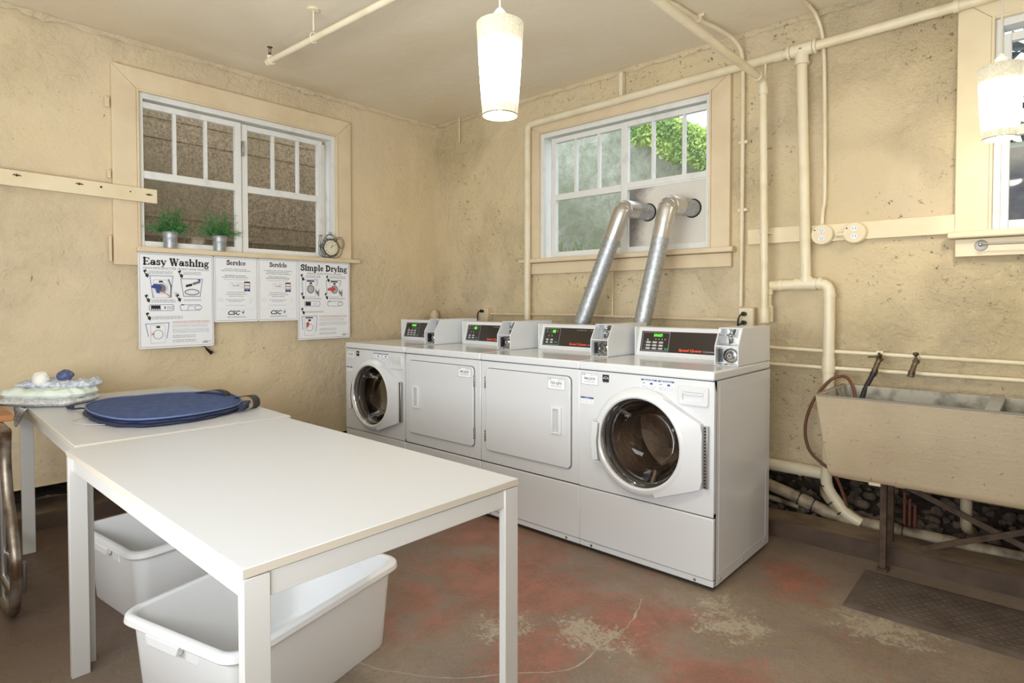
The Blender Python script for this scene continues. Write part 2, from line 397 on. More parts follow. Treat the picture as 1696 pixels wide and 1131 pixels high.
def fillet(pts, r, n=6):
    """round the corners of a 3-D polyline"""
    P = [Vector(p) for p in pts]; out = [P[0]]
    for i in range(1, len(P)-1):
        a = (P[i-1]-P[i]); b = (P[i+1]-P[i]); rr = min(r, a.length*.49, b.length*.49)
        A = P[i]+a.normalized()*rr; B = P[i]+b.normalized()*rr
        for k in range(n+1):
            t = k/n; out.append(A*(1-t)**2+P[i]*2*t*(1-t)+B*t*t)
    out.append(P[-1]); return out
def smoothpath(pts, n=8, closed=False):
    P = [Vector(p) for p in pts]; out = []; m = len(P)
    rng = range(m if closed else m-1)
    for i in rng:
        p0 = P[(i-1) % m] if (closed or i > 0) else P[0]; p1 = P[i]; p2 = P[(i+1) % m]
        p3 = P[(i+2) % m] if (closed or i+2 < m) else P[-1]
        for k in range(n):
            t = k/n
            out.append(.5*((2*p1)+(-p0+p2)*t+(2*p0-5*p1+4*p2-p3)*t*t+(-p0+3*p1-3*p2+p3)*t**3))
    if not closed: out.append(P[-1])
    return out
def rrect(hx, hy, r, n=5, cx=0, cy=0):
    out = []
    for sx, sy, a0 in ((1, 1, 0), (-1, 1, 90), (-1, -1, 180), (1, -1, 270)):
        for k in range(n+1):
            a = radians(a0+90*k/n); out.append((cx+sx*(hx-r)+r*cos(a), cy+sy*(hy-r)+r*sin(a)))
    return out

# ------------------------------------------------------------------ printing: flat coloured marks on a surface
_tc = {}
def text_mesh(body, bold=0, shear=0):
    key = (body, bold, shear)
    if key in _tc: return _tc[key]
    cu = bpy.data.curves.new('t', 'FONT'); cu.body = body; cu.size = 1; cu.offset = bold; cu.shear = shear; cu.resolution_u = 3
    ob = bpy.data.objects.new('t', cu); COL.objects.link(ob)
    dg = bpy.context.evaluated_depsgraph_get()
    me = bpy.data.meshes.new_from_object(ob.evaluated_get(dg))
    vs = [(v.co.x, v.co.y) for v in me.vertices]; fs = [tuple(p.vertices) for p in me.polygons]
    bpy.data.objects.remove(ob); bpy.data.curves.remove(cu); bpy.data.meshes.remove(me)
    _tc[key] = (vs, fs); return _tc[key]
INKS = [M_INK, M_INKG, M_INKL, M_INKB, M_INKN, M_INKR, M_PAPER, M_RED, M_LED, M_BTN, M_BTNG, M_BLUEL, M_PANELB, M_LEDBG, M_STEEL]
K, G, LG, VB, NV, RD, WH, LOGO, LED, BTN, BTNG, BLU, PBK, LBG, STL = range(15)
class Ink:
    """marks drawn in (u, v) and laid on the plane O + u*U + v*V, raised along N by thin layers"""
    def __init__(s, O, U, V, N): s.O, s.U, s.V, s.N = Vector(O), Vector(U).normalized(), Vector(V).normalized(), Vector(N).normalized(); s.mb = MB()
    def put(s, vs, fs, mi, lay=1): s.mb.add([s.O+s.U*u+s.V*v+s.N*(.0003*lay) for u, v in vs], fs, mi)
    def poly(s, pts, mi, lay=1): s.put(pts, [tuple(range(len(pts)))], mi, lay)
    def rect(s, u0, u1, v0, v1, mi, lay=1): s.poly([(u0,v0),(u1,v0),(u1,v1),(u0,v1)], mi, lay)
    def line(s, pts, wd, mi, lay=1, closed=False):
        P = list(pts)+([pts[0]] if closed else [])
        for a, b in zip(P, P[1:]):
            dx, dy = b[0]-a[0], b[1]-a[1]; l = hypot(dx, dy) or 1; ex, ey = dx/l*wd*.35, dy/l*wd*.35; nx, ny = -dy/l*wd/2, dx/l*wd/2
            s.poly([(a[0]-ex+nx,a[1]-ey+ny),(a[0]-ex-nx,a[1]-ey-ny),(b[0]+ex-nx,b[1]+ey-ny),(b[0]+ex+nx,b[1]+ey+ny)], mi, lay)
    def frame(s, u0, u1, v0, v1, wd, mi, lay=1): s.line([(u0,v0),(u1,v0),(u1,v1),(u0,v1)], wd, mi, lay, True)
    def disc(s, u, v, ru, rv, mi, lay=1, n=20): s.poly([(u+ru*cos(2*pi*k/n), v+rv*sin(2*pi*k/n)) for k in range(n)], mi, lay)
    def ring(s, u, v, ru, rv, wd, mi, lay=1, n=22): s.line([(u+ru*cos(2*pi*k/n), v+rv*sin(2*pi*k/n)) for k in range(n)], wd, mi, lay, True)
    def text(s, body, u, v, h, mi, wfit=None, bold=0, shear=0, align='l', lay=2):
        vs, fs = text_mesh(body, bold, shear)
        if not vs: return
        x0 = min(a for a, b in vs); x1 = max(a for a, b in vs); k = h/.72; kx = k
        if wfit: kx = wfit/(x1-x0)
        wd = (x1-x0)*kx; off = {'l': 0, 'c': -wd/2, 'r': -wd}[align]
        s.put([(u+off+(a-x0)*kx, v+b*k) for a, b in vs], fs, mi, lay)
    def greek(s, u0, u1, v, h, mi, rng, align='l', lay=1):
        """a line of unreadably small words"""
        words = []; x = u0
        while x < u1-.003:
            wl_ = min(rng.uniform(.006, .018), u1-x); words.append((x, x+wl_)); x += wl_+.0028
        for a, b in words:
            t = a
            while t < b-.0008:
                q = rng.uniform(.0011, .0021); hh = h*rng.choice((.62, .62, 1, .8)); s.rect(t, min(t+q, b), v, v+hh, mi, lay); t += q+.0006
    def done(s, name, parent): return s.mb.build(name, INKS, parent, smooth=0)
def arc(cx, cy, rx, ry, a0, a1, n=12): return [(cx+rx*cos(radians(a0+(a1-a0)*k/n)), cy+ry*sin(radians(a0+(a1-a0)*k/n))) for k in range(n+1)]
T_ = .19
GL = {
 'E': (.80, [([(.18,0),(.18,1)],T_),([(.02,.04),(.7,.04)],.08),([(.02,.96),(.68,.96)],.08),([(.18,.5),(.5,.5)],.08),([(.68,.04),(.68,.28)],.08),([(.66,.96),(.66,.74)],.08),([(.5,.38),(.5,.62)],.07)]),
 'a': (.66, [(arc(.24,.19,.17,.16,0,360),.12),([(.47,.05),(.47,.48)],.17),(arc(.29,.46,.19,.17,0,165),.1),([(.44,.04),(.62,.04)],.07),([(.1,.5),(.14,.5)],.12)]),
 's': (.52, [([(.4,.48),(.36,.61),(.22,.65),(.1,.57),(.12,.44),(.24,.36),(.38,.27),(.42,.15),(.34,.05),(.2,.03),(.09,.09),(.07,.2)],.115)]),
 'y': (.64, [([(.1,.64),(.33,.04)],.17),([(.56,.64),(.32,-.04),(.22,-.24),(.1,-.22)],.08),([(0,.64),(.24,.64)],.07),([(.44,.64),(.64,.64)],.07)]),
 'W': (1.12, [([(.14,.98),(.36,.02)],.19),([(.36,.02),(.54,.82)],.08),([(.5,.98),(.76,.02)],.19),([(.76,.02),(.98,.98)],.08),([(0,.96),(.32,.96)],.07),([(.4,.96),(.66,.96)],.07),([(.84,.96),(1.1,.96)],.07)]),
 'h': (.74, [([(.17,0),(.17,1)],.17),([(.17,.48),(.28,.6),(.42,.63),(.53,.55),(.55,.42)],.1),([(.55,.45),(.55,0)],.17),([(.02,.035),(.32,.035)],.07),([(.4,.035),(.7,.035)],.07),([(.03,.965),(.2,.965)],.07)]),
 'i': (.36, [([(.17,0),(.17,.66)],.17),([(.02,.035),(.32,.035)],.07),([(.04,.63),(.2,.63)],.07),([(.17,.82),(.17,.98)],.18)]),
 'n': (.74, [([(.17,0),(.17,.66)],.17),([(.17,.48),(.28,.6),(.42,.63),(.53,.55),(.55,.42)],.1),([(.55,.45),(.55,0)],.17),([(.02,.035),(.32,.035)],.07),([(.4,.035),(.7,.035)],.07),([(.03,.63),(.2,.63)],.07)]),
 'g': (.62, [(arc(.26,.43,.17,.18,0,360),.11),([(.4,.58),(.58,.64)],.1),([(.16,.26),(.1,.17),(.18,.1),(.42,.06),(.52,-.05),(.44,-.2),(.25,-.25),(.08,-.19),(.06,-.08),(.16,.02)],.1)]),
 'S': (.70, [([(.56,.7),(.54,.86),(.4,.95),(.24,.94),(.12,.82),(.14,.67),(.3,.56),(.46,.46),(.58,.32),(.54,.14),(.38,.04),(.2,.06),(.1,.16),(.08,.3)],.15),([(.58,.98),(.58,.7)],.06),([(.06,.02),(.06,.3)],.06)]),
 'm': (1.10, [([(.17,0),(.17,.66)],.17),([(.17,.48),(.28,.6),(.4,.63),(.5,.55),(.52,.42)],.1),([(.52,.45),(.52,0)],.17),([(.52,.48),(.64,.6),(.78,.63),(.88,.55),(.9,.42)],.1),([(.9,.45),(.9,0)],.17),([(.02,.035),(.32,.035)],.07),([(.4,.035),(.66,.035)],.07),([(.76,.035),(1.06,.035)],.07),([(.03,.63),(.2,.63)],.07)]),
 'p': (.72, [([(.17,-.28),(.17,.66)],.17),(arc(.36,.33,.21,.27,-150,150),.13),([(.02,-.25),(.34,-.25)],.07),([(.03,.63),(.2,.63)],.07)]),
 'l': (.36, [([(.17,0),(.17,1)],.17),([(.02,.035),(.32,.035)],.07),([(.03,.965),(.2,.965)],.07)]),
 'e': (.60, [(arc(.28,.33,.2,.28,15,320),.12),([(.1,.36),(.48,.36)],.07)]),
 'D': (.90, [([(.18,0),(.18,1)],T_),(arc(.3,.5,.42,.44,-88,88),.17),([(.02,.04),(.34,.04)],.08),([(.02,.96),(.34,.96)],.08)]),
 'r': (.54, [([(.17,0),(.17,.66)],.17),([(.17,.46),(.26,.59),(.38,.63)],.09),([(.43,.52),(.43,.62)],.13),([(.02,.035),(.36,.035)],.07),([(.03,.63),(.2,.63)],.07)]),
 'v': (.62, [([(.1,.64),(.32,.02)],.17),([(.52,.64),(.33,.02)],.08),([(0,.64),(.24,.64)],.07),([(.42,.64),(.62,.64)],.07)]),
 'c': (.56, [(arc(.29,.33,.2,.28,50,310),.12),([(.42,.52),(.42,.54)],.13)]),
 'o': (.62, [(arc(.3,.33,.2,.28,0,360,16),.13)]),
 ' ': (.34, [])}
def serif(ink, word, u, v, h, wfit, mi=K, align='l'):
    tot = sum(GL[c][0] for c in word); kx = wfit/tot; x = u-(wfit/2 if align == 'c' else 0)
    for c in word:
        adv, st = GL[c]
        for pts, wd in st: ink.line([(x+a*kx, v+b*h) for a, b in pts], wd*(kx+h)/2*1.28, mi, 2)
        x += adv*kx

# ------------------------------------------------------------------ room shell
def wall_grid(name, u0, u1, v0, v1, holes, place, m, step=.05, depth=.22, amp=.012, seed=0):
    """plaster sheet in (u,v) with window holes and reveals; surface dents go into the wall only"""
    us = sorted({round(u0+(u1-u0)*i/round((u1-u0)/step), 5) for i in range(round((u1-u0)/step)+1)} | {h[i] for h in holes for i in (0, 1)})
    vs_ = sorted({round(v0+(v1-v0)*i/round((v1-v0)/step), 5) for i in range(round((v1-v0)/step)+1)} | {h[i] for h in holes for i in (2, 3)})
    mb = MB(); V = []
    for v in vs_:
        for u in us:
            d = amp*(.5+.5*noise.noise(Vector((u*1.7+seed, v*1.7, seed))))+.35*amp*(1+noise.noise(Vector((u*7+seed, v*7, 3))))
            if v == vs_[0]: d = amp*2.5*(.5+noise.noise(Vector((u*4, 0, seed))))
            V.append(place(u, v, max(d, 0)))
    n = len(us); F = []
    for j in range(len(vs_)-1):
        for i in range(n-1):
            cu = (us[i]+us[i+1])/2; cv = (vs_[j]+vs_[j+1])/2
            if any(h[0] < cu < h[1] and h[2] < cv < h[3] for h in holes): continue
            F.append((j*n+i, j*n+i+1, (j+1)*n+i+1, (j+1)*n+i))
    mb.add(V, F)
    for h in holes:
        c = [(h[0],h[2]),(h[1],h[2]),(h[1],h[3]),(h[0],h[3])]
        for a, b in zip(c, c[1:]+c[:1]): mb.add([place(*a, 0), place(*b, 0), place(*b, depth), place(*a, depth)], [(0,1,2,3)])
    # underside and outer skin of the wall
    mb.add([place(u0, v0, 0), place(u1, v0, 0), place(u1, v0, depth*2.4), place(u0, v0, depth*2.4)], [(0,1,2,3)])
    U2 = [u0]+sorted(x for h in holes for x in h[:2])+[u1]
    for a, b in zip(U2, U2[1:]):
        hh = [h for h in holes if abs(h[0]-a) < 1e-6]
        segs = [(v0, v1)] if not hh else [(v0, hh[0][2]), (hh[0][3], v1)]
        for p, q in segs: mb.add([place(a, p, depth), place(b, p, depth), place(b, q, depth), place(a, q, depth)], [(0,1,2,3)])
    o = mb.build(name, m, smooth=60); struct(o); return o
HL = (1.165, 2.512, 1.53, 2.47)
HB = (-2.870, -1.525, 1.53, 2.47)
HR = (-.216, 1.10, 1.53, 2.50)
pl = lambda u, v, d: (L-d, u, v)
pb = lambda u, v, d: (u, W+d, v)
wall_grid('wall_left', YF, W+.10, .21, CZ, [HL], pl, M_WALL_L, seed=3)
wall_grid('wall_back', L-.10, XR, .285, CZ, [HB, HR], pb, M_WALL_B, amp=.014, seed=9)
struct(MB().box(XR, XR+.1, YF, W+.5, -.05, CZ).build('wall_right', M_WALL_L, smooth=0))
struct(MB().box(L-.5, XR+.1, YF-.1, YF, -.05, CZ).build('wall_front', M_WALL_L, smooth=0))
struct(MB().box(L-.3, XR+.1, YF-.1, W+.3, CZ, CZ+.12).build('ceiling', M_CEIL, smooth=0))
struct(MB().box(L-.6, XR+.1, YF-.1, W+.6, -.12, 0).build('floor', M_FLOOR, smooth=0))
# crumbly joint where wall meets ceiling
def ragged_strip(name, pts0, axis, m):
    mb = MB(); n = 160; V = []
    for i in range(n+1):
        t = i/n; u = pts0[0]+(pts0[1]-pts0[0])*t
        a = .010+.008*noise.noise(Vector((u*9, 1, 2)))+.006*noise.noise(Vector((u*31, 5, 2)))
        if axis == 'y': V += [(L+a*1.3, u, CZ-.001), (L+a*.5, u, CZ-a*.8), (L-.004, u, CZ-a*2.4)]
        else: V += [(u, W-a*1.3, CZ-.001), (u, W-a*.5, CZ-a*.8), (u, W+.004, CZ-a*2.4)]
    F = [(i*3+k, i*3+k+1, i*3+k+4, i*3+k+3) for i in range(n) for k in range(2)]
    mb.add(V, F); struct(mb.build(name, m, smooth=50))
ragged_strip('trim_1', (YF, W), 'y', M_WALL_L); ragged_strip('trim_2', (L, XR), 'x', M_WALL_B)

# concrete curbs and the dirt behind them
def curb(name, back):
    mb = MB(); n = 90; a0, a1 = (L, XR) if back else (YF, W-.2)
    for i in range(n+1):
        u = a0+(a1-a0)*i/n
        w1 = .007*noise.noise(Vector((u*3, 0, 1))); w2 = .006*noise.noise(Vector((u*5, 4, 1)))
        h = .085+w2
        if back: row = [(u, 3.196+w1, 0), (u, 3.200+w1, h-.008), (u, 3.208+w1, h), (u, 3.39+w2*2, h+w1), (u, 3.42, .0)]
        else: row = [(-3.972+w1, u, 0), (-3.978+w1, u, h-.008), (-3.986+w1, u, h), (-4.29+w2*2, u, h+w1), (-4.33, u, 0)]
        mb.v += row
    for i in range(n):
        for k in range(4):
            mb.f.append((i*5+k, i*5+k+1, i*5+k+6, i*5+k+5) if not back else (i*5+k, i*5+k+5, i*5+k+6, i*5+k+1)); mb.m.append(0 if k < 2 else 1)
    struct(mb.build(name, [M_CURBP, M_CONC], smooth=30))
curb('trim_3', True); curb('trim_4', False)
def dirt():
    mb = MB(); nx, ny = 150, 16; V = []
    for j in range(ny+1):
        for i in range(nx+1):
            x = -4.6+(XR+.1+4.6)*i/nx; t = j/ny; y = 3.38+.62*t
            z = .02+.42*t**1.6+.05*noise.noise(Vector((x*5, y*5, 0)))+.02*noise.noise(Vector((x*17, y*17, 0)))
            V.append((x, y, z))
    mb.add(V, [(j*(nx+1)+i, j*(nx+1)+i+1, (j+1)*(nx+1)+i+1, (j+1)*(nx+1)+i) for j in range(ny) for i in range(nx)])
    V = []
    for j in range(ny+1):
        for i in range(nx+1):
            y = YF+(3.5-YF)*i/nx; t = j/ny; x = -4.27-.45*t
            V.append((x, y, .085+.25*t**1.5+.04*noise.noise(Vector((x*6, y*6, 0)))))
    mb.add(V, [(j*(nx+1)+i, (j+1)*(nx+1)+i, (j+1)*(nx+1)+i+1, j*(nx+1)+i+1) for j in range(ny) for i in range(nx)])
    o = mb.build('ground_behind_curb', M_DIRT, smooth=80); struct(o)
    rk = MB(); r = random.Random(5)
    for k in range(520):
        x = r.uniform(-1.45, .9); t = r.random()**.8; y = 3.42+.36*t; z = .04+.42*((y-3.38)/.62)**1.6+.01
        s = r.uniform(.012, .034); base = len(rk.v); q = Vector((r.random()*9, r.random()*9, r.random()*9))
        rk.ball((x, y, z), (s, s*r.uniform(.7, 1), s*r.uniform(.55, .9)), 0, 8, 5)
        for i in range(base, len(rk.v)):
            p = Vector(rk.v[i]); d = (p-Vector((x, y, z))); f = 1+.45*noise.noise(d*60+q); rk.v[i] = tuple(Vector((x, y, z))+d*f)
    o = rk.build('rubble', M_ROCK, smooth=25); o['kind'] = 'stuff'
    tag(o, 'loose stones and rubble in the dark gap under the back wall', 'rubble')
dirt()
def crack():
    mb = MB()
    P = smoothpath([(-2.02,.93,0),(-1.82,1.09,0),(-1.62,1.16,0),(-1.42,1.28,0),(-1.29,1.43,0),(-1.16,1.58,0),(-1.16,1.75,0),(-1.16,1.95,0),(-1.22,2.15,0)], 14)
    r = random.Random(2); V = []
    for i, p in enumerate(P):
        d = (P[min(i+1, len(P)-1)]-P[max(i-1, 0)]).normalized(); nrm = Vector((-d.y, d.x, 0))
        wd = .0015+.006*abs(noise.noise(Vector((i*.21, 0, 0))))*(1 if r.random() < .8 else .3); o = nrm*(.008*noise.noise(Vector((i*.4, 3, 0))))
        V += [p+o+nrm*wd+Vector((0,0,.0006)), p+o-nrm*wd+Vector((0,0,.0006))]
    mb.add(V, [(2*i, 2*i+1, 2*i+3, 2*i+2) for i in range(len(P)-1)])
    o = mb.build('crack_filler', mat('pale_filler', (170, 160, 142), .8), smooth=0); o.parent = bpy.data.objects['floor']
crack()

# ------------------------------------------------------------------ windows
def window(idx, P, cas, opening, sash, sill, apron, casing_low=None, board=None, mtrim=M_TRIM, extra_right=None):
    """P(u,v,d): u along wall, v up, d into the wall (negative = into the room)"""
    root = sempty('window_%d' % idx)
    def bx(mb, u0, u1, v0, v1, d0, d1, mi=0):
        c = [P(u, v, d) for d in (d0, d1) for u, v in ((u0,v0),(u1,v0),(u1,v1),(u0,v1))]
        mb.add(c, [(0,1,2,3),(7,6,5,4),(0,4,5,1),(1,5,6,2),(2,6,7,3),(3,7,4,0)], mi)
    u0, u1, v0, v1 = cas; o0, o1, p0, p1 = opening
    def pris(mb, pts, d0, d1, mi=0):
        n = len(pts); c = [P(u, v, d) for d in (d0, d1) for u, v in pts]
        mb.add(c, [tuple(range(n)), tuple(range(n, 2*n))[::-1]]+[(i, n+i, n+(i+1) % n, (i+1) % n) for i in range(n)], mi)
    mb = MB(); g = .0012
    low_l = casing_low if casing_low else v0
    pris(mb, [(u0, low_l), (o0, low_l), (o0, p1-g), (u0, v1-g)], -.024, .03)           # left jamb casing, mitred
    mb2 = MB(); pris(mb2, [(u0, v1), (o0, p1), (o1, p1), (u1, v1)], -.026, .03)           # head casing
    mb3 = MB(); pris(mb3, [(o1, v0), (u1, v0), (u1, v1-g), (o1, p1-g)], -.024, .03)
    for q, nm in ((mb, 'side_casing'), (mb2, 'head_casing'), (mb3, 'side_casing')): q.build(nm, mtrim, root, bevel=.003)
    # stop beads around the opening
    mb = MB(); i = .028
    bx(mb, o0, o0+.012, p0, p1, -.030, .05); bx(mb, o1-.012, o1, p0, p1, -.030, .05); bx(mb, o0+.012, o1-.012, p1-.012, p1, -.030, .05)
    mb.build('stop_bead', mtrim, root, bevel=.002)
    mb = MB(); bx(mb, o0+.012, o0+.012+i, p0, p1-.012, -.004, .09); bx(mb, o1-.012-i, o1-.012, p0, p1-.012, -.004, .09); bx(mb, o0+.04, o1-.04, p1-.045, p1-.012, -.004, .09)
    mb.build('inner_frame', M_SASH, root, bevel=.002)
    s0, s1, s2 = sill   # v top, u from, u to
    mb = MB(); bx(mb, s1, s2, s0-.032, s0, -.062, .12); mb.build('window_stool', mtrim, root, bevel=.008, bseg=3)
    if apron: mb = MB(); bx(mb, apron[0], apron[1], apron[2], s0-.034, -.022, .01); mb.build('apron', mtrim, root, bevel=.003)
    for (a, b, rows, muns, dd, bd) in sash:
        fr = MB(); t = .040; lo, hi = rows[0][0]-t, rows[-1][1]+t*.9
        bx(fr, a-t, a, lo, hi, dd, dd+.035); bx(fr, b, b+t, lo, hi, dd, dd+.035)
        bx(fr, a, b, lo, rows[0][0], dd, dd+.035); bx(fr, a, b, rows[-1][1], hi, dd, dd+.035)
        bx(fr, a, b, rows[0][1], rows[1][0], dd, dd+.035)
        sf = fr.build('sash_frame', M_SASH, root, bevel=.003)
        mm = MB()
        for u in muns: bx(mm, u-.0095, u+.0095, rows[1][0], rows[1][1], dd+.004, dd+.032)
        mm.build('muntins', M_SASH, sf, bevel=.002)
        gl = MB()
        edges = [a]+muns+[b]
        for e, f in zip(edges, edges[1:]): gl.add([P(e, rows[1][0], dd+.02), P(f, rows[1][0], dd+.02), P(f, rows[1][1], dd+.02), P(e, rows[1][1], dd+.02)], [(0,1,2,3)])
        if not bd: gl.add([P(a, rows[0][0], dd+.02), P(b, rows[0][0], dd+.02), P(b, rows[0][1], dd+.02), P(a, rows[0][1], dd+.02)], [(0,1,2,3)])
        gl.build('glass', M_GLASSH if idx == 2 else M_GLASS, sf, smooth=0)
        if bd: bd(root, bx)
    return root, bx
R2 = [(1.584, 1.962), (2.008, 2.385)]
rt, bx = window(1, pl, (1.039, 2.628, 1.545, 2.600), HL[:2]+(1.53, 2.482), [(1.197, 1.754, R2, [1.384, 1.569], .004, None), (1.845, 2.369, R2, [2.029, 2.216], .022, None)],
       (1.545, 1.150, 2.686), (1.20, 2.62, 1.44), casing_low=1.433)
mb = MB(); bx(mb, 1.772, 1.80, 1.56, 2.42, .012, .03); mb.build('meeting_stile', M_SASH, rt, bevel=.002)
mb = MB(); bx(mb, 1.795, 1.810, 2.20, 2.30, -.004, .02); mb.tube([P_ for P_ in (pl(1.80, 2.22, -.012), pl(1.795, 2.25, -.02), pl(1.80, 2.28, -.012))], .004, 8); mb.build('sash_latch', M_STEEL, rt, bevel=.001)
mb = MB(); bx(mb, 2.41, 2.43, 1.56, 2.40, .03, .055); mb.build('sash_track', M_SASH, rt, bevel=.002)
def board(root, bx):
    # two round holes sit behind the duct stubs
    mb = MB(); bx(mb, -2.105, -1.545, 1.556, 2.000, .012, .026)
    mb.build('plywood_panel', M_BOARD, root, bevel=.002)
    for cx, cz in ((-1.963, 1.800), (-1.657, 1.795)):
        mb = MB(); mb.lathe([(.0, -.0005), (.059, -.0005), (.059, .004)], (cx, W+.0118, cz), 1, 32); mb.build('vent_hole_edge', M_DARK, root)
    mb = MB(); bx(mb, -2.112, -1.54, 1.975, 2.012, .000, .02); bx(mb, -1.56, -1.54, 1.556, 1.976, .004, .016); mb.build('panel_batten', M_SASH, root, bevel=.002)
window(2, pb, (-2.996, -1.410, 1.540, 2.562), HB[:2]+(1.53, 2.480), [(-2.729, -2.172, R2, [-2.553, -2.356], .012, None), (-2.117, -1.560, R2, [-1.933, -1.719], .006, board)],
       (1.540, -3.038, -1.379), (-2.990, -1.400, 1.424))
window(3, pb, (-.340, 1.23, 1.540, 2.618), HR[:2]+(1.53, 2.500), [(-.147, .42, R2, [.04, .23], .008, None), (.50, 1.03, R2, [.68, .86], .008, None)],
       (1.541, -.364, 1.26), (-.337, 1.22, 1.425), mtrim=M_TRIMR)

# ------------------------------------------------------------------ outside
struct(MB().box(-5.35, -5.10, -3, 6.5, -.3, 2.86).build('wall_outer_left', M_OUTL, smooth=0))
mb = MB()
for z, h in ((1.868, .007), (2.47, .006), (2.62, .004)): mb.box(-5.103, -5.094, -3, 6.5, z, z+h)
mb.box(-5.10, -5.075, -3, 6.5, 1.72, 1.735)
struct(mb.build('trim_5', M_OUTL, smooth=0))
mb = MB(); mb.prism([(-5.2, -.3), (3.0, -.3), (3.0, 2.2), (-1.7, 2.25), (-2.2, 2.42), (-2.6, 2.8), (-3.0, 3.2), (-3.4, 3.6), (-5.2, 3.6)], 1, 5.0, 5.3)
o = mb.build('wall_outer_back', M_OUTB, smooth=0); struct(o)
struct(MB().box(-6, 4, W+.62, 8, -.4, .3).build('ground_outside', M_GROUND, smooth=0))
mb = MB(); mb.prism([(-.6, -.3), (3, -.3), (3, 2.15), (-.6, 2.15)], 1, 4.75, 4.9); struct(mb.build('wall_outer_right', M_OUTR, smooth=0))
def leaves(mb, gen, n, size, rng, mi=0, slim=.5):
    for k in range(n):
        c, nrm = gen(rng); s = size*rng.uniform(.6, 1.3)
        d = Vector((rng.uniform(-1, 1), rng.uniform(-1, 1), rng.uniform(-1, .6))).normalized()
        q = d.cross(Vector(nrm)).normalized() if d.cross(Vector(nrm)).length > .01 else Vector((1, 0, 0))
        c = Vector(c); tip = c+d*s; mid = c+d*s*.45; up = Vector(nrm).normalized()*s*.12
        mb.add([c, mid+q*s*slim*.5+up, tip, mid-q*s*slim*.5+up], [(0,1,2),(0,2,3)], mi)
mb = MB(); r = random.Random(11)
def g_ivy(r):
    t = r.random(); x = -3.15+1.35*t; top = 3.12-.80*t; d = r.random()**1.4
    band = .16+.42*sin(pi*min(1, t*1.1))*(.6+.6*noise.noise(Vector((x*4, 0, 0))))
    return (x, 4.93-r.random()*.22, top+.12-d*band), (0, -1, .4)
leaves(mb, g_ivy, 8500, .034, r, 0, .7)
mb.tube([(-1.9, 5.1, 2.6), (-2.1, 5.0, 2.9), (-2.0, 5.0, 3.2)], .012, 6, 1)
tag(mb.build('ivy_vine', [M_IVY, M_BARK], smooth=0), 'bright green ivy hanging over the outdoor wall beyond the back window', 'ivy')
mb = MB(); r = random.Random(12)
def g_bush(r):
    a = r.random()*2*pi; rr = r.random()**.5; return (-2.35+.75*rr*cos(a), 6.2+.4*r.random(), 2.75+.42*rr*sin(a)), (0, -1, .3)
leaves(mb, g_bush, 1500, .10, r, 0, .5); mb.tube([(-1.8, 6.6, .2), (-1.85, 6.5, 2.0), (-2.0, 6.4, 3.2)], .05, 8, 1)
tag(mb.build('leafy_tree', [M_FERN, M_BARK], smooth=0), 'pale leafy tree against the sky beyond the back window', 'tree')
mb = MB(); r = random.Random(13)
for k in range(34):
    x = r.uniform(-3.5, -2.75); y = r.uniform(4.35, 4.7); ang = r.uniform(-.9, .9); ln = r.uniform(.45, .85)
    P_ = [Vector((x+sin(ang)*ln*t*.6, y-.15*t, 1.15+ln*t-.25*ln*t*t)) for t in [i/12 for i in range(13)]]
    for i in range(2, 13):
        for sd in (-1, 1):
            s = .07*(1-i/15); a = P_[i]; mb.add([a, a+Vector((sd*s, -.01, .02)), a+Vector((sd*s*.9, 0, .035)), a+Vector((0, 0, .012))], [(0,1,2,3)])
    mb.tube([(x, y, .25), (x, y, 1.15)]+P_[1:], .003, 4)
tag(mb.build('fern', M_FERN, smooth=0), 'green fern fronds low behind the left pane of the back window', 'fern')
mb = MB(); r = random.Random(14)
def g_dk(r): return (r.uniform(-.55, 1.6), r.uniform(5.2, 5.6), r.uniform(2.35, 3.4)), (0, -1, .2)
leaves(mb, g_dk, 520, .14, r, 0, .55); mb.tube([(.35, 5.4, .25), (.3, 5.4, 3.0)], .05, 8, 1); mb.tube([(.3, 5.4, 2.4), (-.3, 5.4, 2.9)], .02, 8, 1)
tag(mb.build('broadleaf_shrub', [M_IVYD, M_BARK], smooth=0), 'dark leaved shrub seen through the window at the right edge', 'shrub')

# ------------------------------------------------------------------ pendant lamps
def pendant(loc, zb, zt, rb, rt_, label, power, group='white glass pendant lamps', name='pendant_lamp'):
    x, y = loc; t = thing(name, label, 'lamp', (x, y, zb), 0, group); h = zt-zb
    mb = MB(); mb.lathe([(rb-.004, 0), (rb, .0), (rt_, h-.002), (rt_-.002, h), (.022, h+.001), (.022, h-.004), (rt_-.01, h-.006), (rb-.004, .004)], seg=48)
    mb.build('lamp_shade', M_SHADE, t)
    mb = MB(); mb.lathe([(rb+.0006, .0), (rb+.0006, .0025), (rb-.005, .0025)], seg=40); mb.build('shade_rim', M_DARK, t)
    mb = MB(); mb.lathe([(.0, h+.004), (.021, h+.004), (.021, h+.03), (.012, h+.042), (.004, h+.05)], seg=24); mb.build('lamp_holder', mat('lamp_socket_white', (236, 232, 220), .4, emit=((255, 246, 225), .5)), t)
    mb = MB(); mb.cyl((0, 0, h+.045), (0, 0, CZ-zb-.02), .0032, 8); mb.build('cord', mat('white_cord', (226, 218, 198), .5), t)
    mb = MB(); mb.lathe([(0, CZ-zb-.025), (.035, CZ-zb-.022), (.045, CZ-zb)], seg=24); mb.build('ceiling_canopy', M_PLAS, t)
    mb = MB(); mb.ball((0, 0, h*.35), (.03, .03, .045), seg=16, rings=10); mb.cyl((0, 0, h*.35+.03), (0, 0, h), .013, 12); mb.build('light_bulb', M_BULB, t)
    point_light('bulb_glow', (x, y, zb+.012), power, (1, .95, .86), rb*.6)
    return t
pendant((-1.265, 1.35), 1.785, 2.065, .054, .0725, 'lit white glass pendant lamp hanging in front of the back window', 20)
